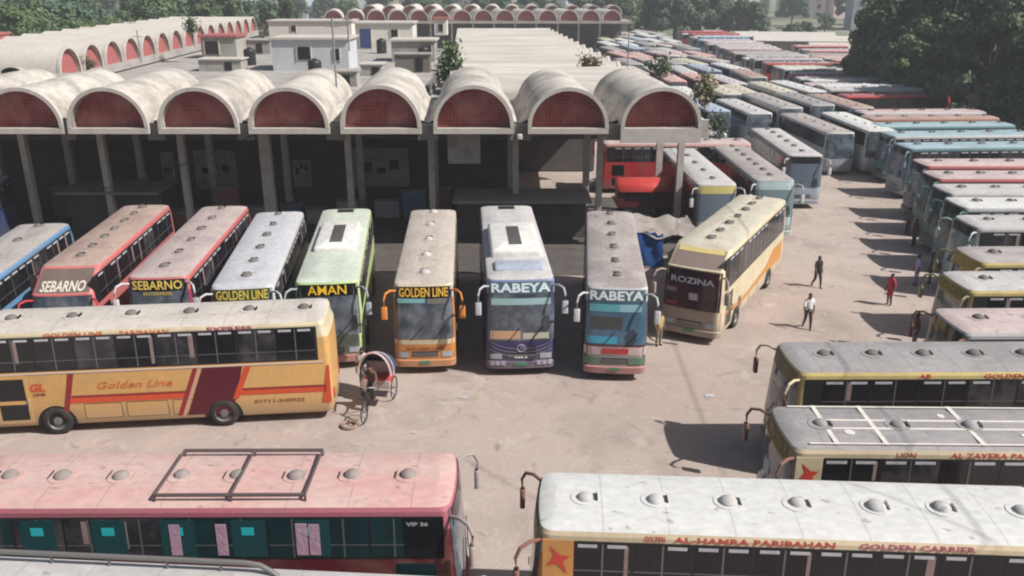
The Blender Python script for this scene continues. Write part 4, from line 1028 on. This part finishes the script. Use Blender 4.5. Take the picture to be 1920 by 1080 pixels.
TP = [tree_proto(13, 5.2, 42, 330, .30, leafA, 1), tree_proto(15, 5.8, 46, 330, .32, leafA, 2), tree_proto(11, 4.6, 36, 300, .30, leafB, 3), tree_proto(12, 5.0, 34, 220, .42, leafC, 4)]
first = [True] * 4
def tree(i, x, y, s, label, group, rz=None):
    if first[i]: o = TP[i]; first[i] = False
    else: o = copy_tree(TP[i])
    o.location = (x, y, 0); o.scale = (s, s, s * rng.uniform(.92, 1.1)); o.rotation_euler = (0, 0, rng.uniform(0, 6.28))
    tag(o, label, 'tree', group); return o
gW = 'big trees at the right edge of the yard'
T = [(1, 48.5, 112, 1.1, 'dark rounded tree at the left edge of the wood above the crosswise column'), (0, 49, 103, 1.0, 'dark tree leaning over the near crosswise buses'), (1, 54, 108, 1.25, 'very tall dark tree near the left edge of the wood'), (2, 51, 122, .9, 'pale green tree at the wood corner by the field'), (1, 50, 92, 1.0, 'dark bushy tree at the left end of the right hand wood'), (0, 56, 84, 1.05, 'dark tree standing behind the shaded bus cluster'), (1, 58, 100, 1.15, 'tallest dark tree of the right hand wood'),
     (0, 63, 90, 1.1, 'full dark tree right of the tallest one'), (1, 50, 77, .78, 'low dark tree hanging over the shaded buses'), (0, 57.5, 74, .95, 'dark tree above the far end of the shaded roofs'), (2, 65, 80, 1.2, 'lighter green tree near the right edge'),
     (1, 52, 66, .85, 'dark tree at the right edge over the bus column'), (0, 60, 66, 1.1, 'dark tree cut by the right frame edge'), (2, 47, 101, .85, 'light green tree fronting the wood'), (0, 66, 110, 1.2, 'dark tree at the back of the wood'), (1, 73, 96, 1.2, 'dark tree far right at the back'),
     (0, 56, 118, 1.1, 'dark tree behind the crosswise column'), (2, 62, 128, 1.1, 'mid green tree behind the crosswise column'), (0, 76, 118, 1.2, 'dark tree in the top right corner')]
for t in T: tree(t[0], t[1], t[2], t[3], t[4], gW)
gL = 'trees behind the left wing'
for k, (x, y, s, i) in enumerate(((-70, 98, .72, 2), (-63, 104, .78, 2), (-56.5, 106, .80, 0), (-61, 122, .85, 2), (-54, 126, .85, 0), (-66, 136, .95, 2), (-70, 112, .9, 0), (-76, 122, .9, 2), (-59, 150, 1.0, 1), (-55, 164, 1.05, 1), (-66, 160, 1.0, 0), (-58, 178, 1.0, 3), (-54, 192, 1.0, 3), (-78, 142, 1.1, 0), (-72, 130, 1.0, 2), (-84, 134, 1.0, 1), (-62, 142, .95, 2), (-70, 172, 1.1, 0), (-84, 168, 1.1, 3), (-92, 190, 1.1, 3), (-74, 200, 1.1, 3))):
    tree(i, x, y, s, ORD[k] + ' tree from the camera behind the left wing roof', gL)
gF = 'hazy trees behind the far hall'
for k in range(17):
    x = -46 + k * 6.2 + rng.uniform(-1.5, 1.5); y = 245 + rng.uniform(-6, 10) + (0 if x < 24 else -20)
    tree(3 if k % 3 else 1, x, y, rng.uniform(.7, .95) if x < 20 else rng.uniform(.95, 1.25), ORD[k] + ' hazy tree from the left behind the far arches', gF)
for k in range(16):
    x = -140 + k * 24 + rng.uniform(-6, 6); y = 330 + rng.uniform(-20, 40)
    tree(3, x, y, rng.uniform(.9, 1.3), ORD[k] + ' distant tree from the left in the haze before the town', 'distant trees before the town')
for k, (x, y, s) in enumerate(((78, 236, .45), (92, 262, .5), (104, 250, .6), (70, 222, .5), (50, 236, .95), (58, 222, 1.0), (42, 228, 1.1), (36, 234, 1.1), (100, 200, 1))):
    tree(3, x, y, s, ORD[k] + ' hazy shrub tree in the open field right of the ranks', 'trees in the hazy field')
for k, (x, y, s) in enumerate(((49, 85, .5), (54, 79, .5), (59, 71, .5), (47.5, 95, .5), (46, 68, .42), (51, 60, .45), (63, 84, .6), (48, 104, .5), (45, 73, .4))):
    tree(0, x, y, s, ORD[k] + ' low dark tree filling the foot of the wood', 'low trees at the foot of the wood')
# tall slim tree by the far hall
sl = copy_tree(TP[1]); sl.location = (-39.5, 158, 0); sl.scale = (.32, .32, .95); tag(sl, 'tall slim tree standing alone before the far arches', 'tree')

def shrub(x, y, z, s, label, lm_=leafB):
    r = empty('shrub', (x, y, z)); tag(r, label, 'plant'); rg = random.Random(int(x * 10)); mb = MB()
    stems = [(rg.uniform(-.5, .5) * s, rg.uniform(-.5, .5) * s, rg.uniform(.6, 1.2) * s) for _ in range(7)]
    for t in stems: mb.tube([(0, 0, -.2), (t[0] * .6, t[1] * .6, t[2] * .6), t], .02, bark, 4)
    mb.build('stem', r); mb = MB()
    for t in stems:
        for k in range(60):
            p = Vector(t) * rg.uniform(.4, 1.05) + Vector((rg.gauss(0, .16), rg.gauss(0, .16), rg.gauss(0, .16))) * s
            a = Vector((rg.uniform(-1, 1), rg.uniform(-1, 1), rg.uniform(-1, 1))).normalized(); b_ = a.cross(Vector((.3, .2, 1))).normalized(); q = .1 * s
            mb.add([p + a * q, p + b_ * q * .6, p - a * q, p - b_ * q * .6], [(0, 1, 2, 3)], lm_)
    mb.build('foliage', r)
def shrub_px(px, py, z, s, label, lm_=leafB):
    q = P(px, py, z); shrub(q.x, q.y, z, s, label, lm_)
dryl = leafmat('foliage_dry', (.16, .15, .07), (.20, .17, .10))
shrub_px(852, 160, 7.3, 2.4, 'bright green shrub growing out of the gutter by the sixth vault')
shrub_px(848, 118, 7.3, 1.6, 'thin green shrub at the left end of the white roofs')
shrub_px(1098, 150, 7.5, 1.7, 'dry bush on the roof behind the seventh vault', dryl)
shrub_px(1322, 205, 6.0, 2.0, 'dry leafy plant on top of the wall right of the last vault', dryl)
shrub_px(1340, 262, 3.6, 1.5, 'small dark plant beside the wall right of the last vault', leafA)
shrub_px(1235, 150, 6.0, 1.8, 'green bush behind the last vault')
shrub_px(362, 66, 9.4, 1.6, 'small green plant sprouting on the left wing roof')
shrub_px(166, 132, 7.3, 1.0, 'weed between the first two lunettes of the left wing')
# low wall and shed right of the last vault
w_ = MB(); w_.box((14.2, 66.6, 2.4), (2.2, .4, 4.8), rimw); w_.box((12.6, 66.7, 2.9), (.8, .8, 5.8), slabm); tag(w_.build('boundary_wall'), 'short pale wall with a pillar right of the last vault', 'wall')
# poles and aerials
def pole(px, py, z, h, r, label):
    q = P(px, py, z); mb = MB(); mb.tube([(q.x, q.y, z), (q.x, q.y, z + h)], r, mat('pole_grey', (.22, .21, .21), .6)); mb.tube([(q.x - .4, q.y, z + h - .5), (q.x + .4, q.y, z + h - .5)], r * .6, MATS['pole_grey'])
    tag(mb.build('pole'), label, 'pole')
pole(632, 178, 8.2, 4.6, .06, 'thin pole rising from the valley beside the fifth vault')
pole(265, 118, 8.5, 2.6, .05, 'thin aerial on the left wing roof')
pole(1177, 118, 8.0, 2.6, .06, 'thin pole at the right end of the white roofs')
pole(655, 96, 9.5, 3.0, .07, 'short pole on the corner of the pale blue hut')
# red sheet metal building far left
rb = empty('red_building', (-56.5, 84, 0)); tag(rb, 'red sheet clad building at the left edge behind the wing', 'building')
mb = MB(); mb.box((0, 4, 4.9), (9, 8, 9.8), C('sheet_red', (.36, .09, .10))); mb.build('wall', rb)
mb = MB(); mb.box((0, 4, 9.9), (9.3, 8.3, .2), brickp); mb.build('roof', rb)

# ------------------------------------------------------------------ town in the haze
def town(w, d, h, col, seed):
    rg = random.Random(seed); r = empty('town_building'); m = mat('town_%d' % seed, col, .85, dirt=.4, scale=.2)
    mb = MB(); mb.box((0, 0, h / 2), (w, d, h), m); mb.build('wall', r)
    mb = MB(); mb.box((0, 0, h + .2), (w + .6, d + .6, .4), rimw); mb.box((w * .2, 0, h + 1.2), (3, 3, 2), m); mb.build('roof', r)
    n = max(2, int(w / 4.2)); fl = int(h / 3.3)
    for k in range(min(fl, 5)):
        mb = MB()
        for i in range(n): mb.box((-w / 2 + (i + .5) * w / n, -d / 2 - .02, 1.9 + k * 3.3), (1.5, .12, 1.5), glass_dim)
        mb.build('window_row', r)
    return r
TB = [town(20, 12, 14, (.52, .46, .44), 11), town(14, 12, 19, (.48, .48, .52), 12), town(26, 14, 10, (.55, .40, .40), 13), town(16, 14, 23, (.40, .44, .50), 14)]
tf = [True] * 4
k = 0
for row, (y0, x0, x1, stp) in enumerate(((262, -180, -128, 19), (400, -250, 340, 27), (470, -300, 420, 34), (285, 120, 220, 26))):
    x = x0; j = 0
    while x < x1:
        i = rng.randrange(4); o = TB[i] if tf[i] else copy_tree(TB[i]); tf[i] = False
        o.location = (x, y0 + rng.uniform(-12, 15), 0); o.rotation_euler = (0, 0, R(rng.uniform(-20, 20)))
        tag(o, ORD[j] + ' block from the left in the ' + ('near left edge group', 'middle line', 'hindmost line', 'short line right')[row] + ' of hazy town blocks', 'building', 'town blocks in the haze')
        x += stp * rng.uniform(.85, 1.2); j += 1
for i in range(4):
    if tf[i]:
        for c in list(TB[i].children_recursive): bpy.data.objects.remove(c)
        bpy.data.objects.remove(TB[i])
# low white sheds in the field
for k, (px, py, w, d) in enumerate(((1530, 74, 26, 7), (1600, 88, 16, 6), (1470, 66, 22, 8))):
    q = P(px, py, 3); r = empty('field_shed', (q.x, q.y, 0), R(-12)); tag(r, ('long pale shed in the field left of the wood', 'short pale shed touching the wood', 'farthest pale shed in the open field')[k], 'shed')
    mb = MB(); mb.box((0, 0, 1.4), (w, d, 2.8), concd); mb.build('wall', r)
    mb = MB(); mb.add([(-w / 2 - .4, -d / 2 - .4, 2.8), (w / 2 + .4, -d / 2 - .4, 2.8), (w / 2 + .4, 0, 3.8), (-w / 2 - .4, 0, 3.8), (w / 2 + .4, d / 2 + .4, 2.8), (-w / 2 - .4, d / 2 + .4, 2.8)], [(0, 1, 2, 3), (3, 2, 4, 5), (0, 3, 5), (1, 4, 2)], white2); mb.build('roof', r)

# ------------------------------------------------------------------ people
def person(x, y, hd, H=1.68, shirt=(.5, .5, .5), pants=(.05, .05, .05), skin=(.16, .085, .055), label='', pose='stand', z0=0.0, longshirt=False):
    sc = H / 1.74; J = []; E = []; rad = []; cat = []
    def j(p, r, par=None, c=None):
        J.append(Vector(p)); rad.append(r); i = len(J) - 1
        if par is not None: E.append((par, i)); cat.append(c)
        return i
    st_ = {'stand': .04, 'walk': .27, 'sit': 0, 'ped': 0}[pose]
    pel = j((0, 0, .95), .135)
    lean = {'sit': .05, 'ped': .16}.get(pose, .02)
    sp_ = j((lean * .4, 0, 1.14), .125, pel, 's'); ch = j((lean, 0, 1.36), .145, sp_, 's')
    nk = j((lean * 1.2, 0, 1.50), .06, ch, 'k'); hd0 = j((lean * 1.3 + .015, 0, 1.60), .083, nk, 'k'); hd1 = j((lean * 1.3 + .01, 0, 1.675), .078, hd0, 'h')
    ns = j((lean * 1.3 + .115, 0, 1.605), .018, hd0, 'k')
    for q in (1, -1):
        sh = j((lean, q * .17, 1.40), .065, ch, 's')
        if pose == 'walk': el = (lean - q * .14, q * .25, 1.14); wr = (lean - q * .14 + .10, q * .25, .92)
        elif pose in ('sit', 'ped'): el = (lean + .18, q * .26, 1.18); wr = (lean + .42, q * .24, 1.12)
        else: el = (lean - .03, q * .24, 1.12); wr = (lean + .06, q * .25, .88)
        e = j(el, .048, sh, 's'); w = j(wr, .031, e, 'k')
        d = (Vector(wr) - Vector(el)).normalized(); pm = j(Vector(wr) + d * .07, .036, w, 'k')
        side = Vector((1, 0, 0)) if abs(d.z) > .5 else Vector((0, 1, 0))
        inn = Vector((0, -q, 0)) if abs(d.z) > .5 else Vector((0, 0, -1))
        for f in range(4):
            o = side * (.027 - .018 * f); ln = (.062, .075, .07, .055)[f]
            a = j(Vector(wr) + d * .115 + o, .0095, pm, 'k'); b2 = j(Vector(wr) + d * (.115 + ln * .6) + o + inn * .015, .009, a, 'k'); j(Vector(wr) + d * (.115 + ln * .95) + o + inn * .04, .008, b2, 'k')
        t1 = j(Vector(wr) + d * .055 + side * .05, .011, w, 'k'); j(Vector(wr) + d * .10 + side * .07 + inn * .01, .0095, t1, 'k')
        hp = j((0, q * .09, .90), .10, pel, 'p')
        if pose == 'walk': kn = (.10 * q + .10, q * .1, .50); an = (st_ * q - .02, q * .1, .10)
        elif pose == 'sit': kn = (.42, q * .13, .88); an = (.46, q * .13, .45)
        elif pose == 'ped': kn = (.36, q * .11, .70 + .12 * q); an = (.30, q * .11, .32 + .13 * q)
        else: kn = (.02, q * .1, .50); an = (-.02, q * .11, .10)
        k1 = j(kn, .062, hp, 'p'); a1 = j(an, .042, k1, 'p'); h1 = j(Vector(an) + Vector((-.02, 0, -.055)), .038, a1, 'f'); j(Vector(an) + Vector((.15, q * .02, -.065)), .033, h1, 'f')
    me = bpy.data.meshes.new('sk'); me.from_pydata([v * sc for v in J], E, []); ob = bpy.data.objects.new('sk', me); COL.objects.link(ob)
    ob.modifiers.new('s', 'SKIN'); 
    for i, r in enumerate(rad):
        me.skin_vertices[0].data[i].radius = (r * sc * (1.18 if r > .04 else 1), r * sc * (1.18 if r > .04 else 1)); me.skin_vertices[0].data[i].use_root = (i == 0)
    s2 = ob.modifiers.new('u', 'SUBSURF'); s2.levels = 1; s2.render_levels = 1
    dg = bpy.context.evaluated_depsgraph_get(); dg.update(); nm = bpy.data.meshes.new_from_object(ob.evaluated_get(dg))
    bpy.data.objects.remove(ob)
    key = lambda p, c: mat('%s_%02d%02d%02d' % (p, *[int(v * 99) for v in c]), c, .85)
    mts = [key('cloth', shirt), key('cloth', pants), key('skin', skin), key('hair', (.012, .010, .010)), key('shoe', (.03, .02, .018))]
    nm.materials.clear()
    for m in mts: nm.materials.append(m)
    cm = {'s': 0, 'p': 1, 'k': 2, 'h': 3, 'f': 4}
    for p in nm.polygons:
        c = p.center / sc; best = 9; bc = 's'
        for (a, b3), ct in zip(E, cat):
            A, B = J[a], J[b3]; ab = B - A; t = max(0, min(1, (c - A).dot(ab) / ab.length_squared)); d = (c - A - ab * t).length - (rad[a] * (1 - t) + rad[b3] * t) * .8
            if d < best: best = d; bc = ct
        if longshirt and bc == 'p' and c.z > .55: bc = 's'
        if bc == 'h' and c.x > lean + .07 and c.z < 1.68: bc = 'k'
        p.material_index = cm[bc]; p.use_smooth = True
    r = empty('person', (x, y, z0), R(hd)); tag(r, label, 'person')
    b_ = bpy.data.objects.new('body', nm); COL.objects.link(b_); b_.parent = r
    mb = MB(); mb.dome((lean * 1.3 * sc - .015, 0, 1.655 * sc), .098 * sc, .088 * sc, .10 * sc, mts[3], 12, 4); mb.build('hair', r, True)
    mb = MB()
    for q in (1, -1): mb.dome(((lean * 1.3 + .088) * sc, q * .032 * sc, 1.625 * sc), .012, .014, .01, mts[3], 6, 2, True)
    mb.box(((lean * 1.3 + .092) * sc, 0, 1.565 * sc), (.014, .05, .008), key('lip', (.12, .04, .035))); mb.build('face', r)
    mb = MB()
    for q in (1, -1): mb.dome(((lean * 1.3) * sc, q * .088 * sc, 1.61 * sc), .018, .012, .032, mts[2], 8, 3, True)
    mb.build('ears', r)
    return r
def pp(px, py, **k): q = P(px, py, 0); return person(q.x, q.y, **k)
blk = (.015, .013, .013)
pp(1530, 538, hd=-80, shirt=blk, pants=blk, pose='walk', label='person in dark clothes walking in the open lane')
pp(1512, 615, hd=-95, shirt=(.72, .72, .70), pants=(.03, .022, .02), pose='walk', label='person in a white shirt and dark trousers walking down the lane')
pp(1666, 572, hd=200, shirt=(.42, .03, .06), pants=(.10, .06, .045), H=1.62, longshirt=True, pose='stand', label='person in a red long shirt near the right hand buses')
pp(1712, 462, hd=185, shirt=(.03, .022, .025), pants=(.02, .018, .02), label='left person of the two in dark clothes by the pale windscreen bus')
pp(1738, 457, hd=200, shirt=(.05, .05, .065), pants=(.02, .018, .02), H=1.75, label='taller right person of the two in dark clothes by the pale windscreen bus')
pp(1716, 535, hd=170, shirt=(.40, .33, .62), pants=(.20, .16, .30), longshirt=True, label='person in a lilac shirt stooping among the group at the right')
pp(1742, 532, hd=150, shirt=(.13, .07, .17), pants=(.04, .02, .04), H=1.7, label='person in a dark purple shirt beside the one in lilac')
pp(1712, 655, hd=175, shirt=(.14, .05, .045), pants=(.35, .30, .28), H=1.68, label='person in a brown shirt in front of the pinkish roofed bus')
pp(1234, 648, hd=-60, shirt=(.42, .30, .12), pants=(.20, .16, .12), H=1.6, label='person in an ochre shirt beside the blue windscreen bus')
pp(683, 728, hd=-90, shirt=(.62, .60, .62), pants=(.2, .19, .2), H=1.72, label='person in a white shirt standing behind the rickshaw hood')
pp(1700, 440, hd=200, shirt=(.10, .09, .12), pants=(.03, .03, .04), H=1.7, label='person in grey just left of the two dark clothed men')
pp(1548, 318, hd=-120, shirt=(.6, .6, .62), pants=(.1, .1, .12), H=1.7, label='person in a pale shirt at the far corner of the lane')

# ------------------------------------------------------------------ cycle rickshaw
def rickshaw():
    q = P(694, 790, 0); r = empty('cycle_rickshaw', (q.x, q.y + 1.25, 0), R(-97)); r.scale = (1.18, 1.18, 1.18); tag(r, 'three wheeled cycle rickshaw with a hood beside the orange fronted bus', 'rickshaw')
    fr = mat('frame_black', (.03, .025, .03), .5); pk = mat('trim_pinkwhite', (.55, .42, .42), .6); hd = mat('hood_navy', (.03, .05, .09), .6, dirt=.4, scale=4); rd = mat('seat_red', (.40, .05, .05), .6)
    for (x, y, R_) in ((1.15, 0, .34), (-.55, .48, .36), (-.55, -.48, .36)):
        b = MB(); n = 28; b.tube([(x + R_ * math.cos(2 * math.pi * k / n), y, R_ + .02 + R_ * math.sin(2 * math.pi * k / n)) for k in range(n)], .022, rubber, 6, True); w = b.build('wheel', r, True)
        b = MB()
        for k in range(12):
            a = math.pi * 2 * k / 12; b.tube([(x, y + .03, R_ + .02), (x + R_ * .97 * math.cos(a), y, R_ + .02 + R_ * .97 * math.sin(a))], .005, chrome, 4)
        b.cyl((x, y, R_ + .02), .04, .12, chrome, 'Y', 10); b.build('spokes', w)
    b = MB()
    b.tube([(1.15, .05, .36), (1.0, .05, .8), (.95, 0, .95)], .02, fr); b.tube([(1.15, -.05, .36), (1.0, -.05, .8), (.95, 0, .95)], .02, fr)
    b.tube([(.95, 0, .85), (.45, 0, .35), (.2, 0, .85)], .02, fr); b.tube([(.95, 0, .85), (.2, 0, .8)], .02, fr); b.tube([(.45, 0, .35), (-.55, 0, .38)], .022, fr); b.tube([(-.55, -.5, .38), (-.55, .5, .38)], .022, fr); b.tube([(.2, 0, .85), (-.3, 0, .6)], .02, fr)
    b.build('frame', r)
    b = MB(); b.tube([(.80, .27, 1.02), (.92, .12, 1.06), (.95, 0, 1.04), (.92, -.12, 1.06), (.80, -.27, 1.02)], .014, chrome); b.tube([(.95, 0, .95), (.95, 0, 1.04)], .016, chrome); b.build('handlebar', r)
    b = MB(); b.rbox((.2, 0, .9), (.26, .16, .07), fr, .03); b.build('saddle', r, True)
    b = MB(); b.rbox((-.45, 0, .76), (.5, .92, .14), rd, .05); b.rbox((-.74, 0, 1.0), (.1, .92, .42), pk, .04); b.box((-.2, 0, .62), (.06, .9, .28), pk); b.build('seat', r, True)
    b = MB(); b.box((.0, 0, .42), (.36, .8, .04), fr); b.build('footboard', r)
    b = MB(); lo = []; 
    for k in range(7):
        t = k / 6; x = -.85 + .75 * t; rz = .62 + .10 * math.sin(t * 1.6); lo.append([(x, .52 * math.cos(math.pi * j_ / 12), 1.0 + rz * math.sin(math.pi * j_ / 12) * (.75 + .3 * t)) for j_ in range(13)])
    b.loft(lo, hd, closed=False); b.loft(list(reversed(lo)), hd, closed=False); b.add(lo[0], [tuple(range(13))], hd); b.build('hood', r, True)
    b = MB(); b.tube(lo[-1], .035, pk, 6); b.tube(lo[3], .02, pk, 6); b.build('hood_hoop', r, True)
    return r
rk = rickshaw(); rl = rk.location
a = R(-97); px_, py_ = rl.x + math.cos(a) * .21, rl.y + math.sin(a) * .21
person(px_, py_, -97, H=1.7, shirt=(.10, .05, .04), pants=(.035, .028, .025), pose='ped', label='rickshaw driver in brown shirt on the saddle', z0=.14)
q = P(655, 800, 0); b = MB(); b.tube([(q.x + .26 * math.cos(t * .5236), q.y + .26 * math.sin(t * .5236), .07) for t in range(12)], .06, C('coil', (.32, .13, .05)), 8, True)
tag(b.build('rope_coil', None, True), 'small brown coil lying on the ground below the rickshaw', 'coil')
# paper litter
for k, (px, py) in enumerate(((776, 811), (870, 745), (1330, 742), (1545, 590))):
    q = P(px, py, .012); b = MB(); s = .10 + .04 * (k % 3); cloth(b, (q.x - s, q.y - s * .6, .03), (q.x + s, q.y - s * .7, .02), (q.x + s * .8, q.y + s * .7, .05), (q.x - s * .9, q.y + s * .5, .02), palestrip, 4, 4, .05, 0, k)
    tag(b.build('paper_scrap'), 'scrap of pale litter ' + ('below the rickshaw', 'before the orange fronted bus', 'below the askew cream bus', 'beside the walkers')[k], 'litter')

# ------------------------------------------------------------------ overhead cables
def cable(A, B, sag, r, label):
    mb = MB(); pts = []
    for k in range(33):
        t = k / 32; p = A.lerp(B, t); p.z -= 4 * sag * t * (1 - t); pts.append(p)
    mb.tube(pts, r, black, 5); tag(mb.build('overhead_cable'), label, 'cable')
k_ = 15.8
def lift(px, py, z): q = P(px, py, z); return q + sv * ((k_ - z) / sv.z)
for (a_, b2, rr, lb) in (((1262, 642, 0), (1715, 848, 3.75), .02, 'high overhead cable throwing its shadow across the yard and the grey roofs'), ((1560, 892, 3.75), (1880, 1020, 3.75), .016, 'second high cable throwing its shadow on the nearest white roof')):
    A_, B_ = lift(*a_), lift(*b2); d_ = B_ - A_
    cable(A_ - d_ * 2.2, B_ + d_ * 1.6, .0, rr, lb)
cable(Vector((-14.0, 47.0, 7.0)), Vector((-24.5, 50.0, 3.2)), .25, .03, 'slack cable slanting down in front of the left columns')

# ------------------------------------------------------------------ haze
hm = bpy.data.materials.new('haze'); hm.use_nodes = True; n = hm.node_tree.nodes; n.clear()
out = n.new('ShaderNodeOutputMaterial'); pv = n.new('ShaderNodeVolumePrincipled'); pv.inputs['Density'].default_value = .0006; pv.inputs['Color'].default_value = (.82, .88, .95, 1); pv.inputs['Anisotropy'].default_value = .2
hm.node_tree.links.new(pv.outputs[0], out.inputs['Volume'])
b = MB(); b.box((0, 1200, 15.5), (3700, 2700, 33), hm); tag(b.build('haze'), 'pale dusty haze', 'haze', kind='stuff')
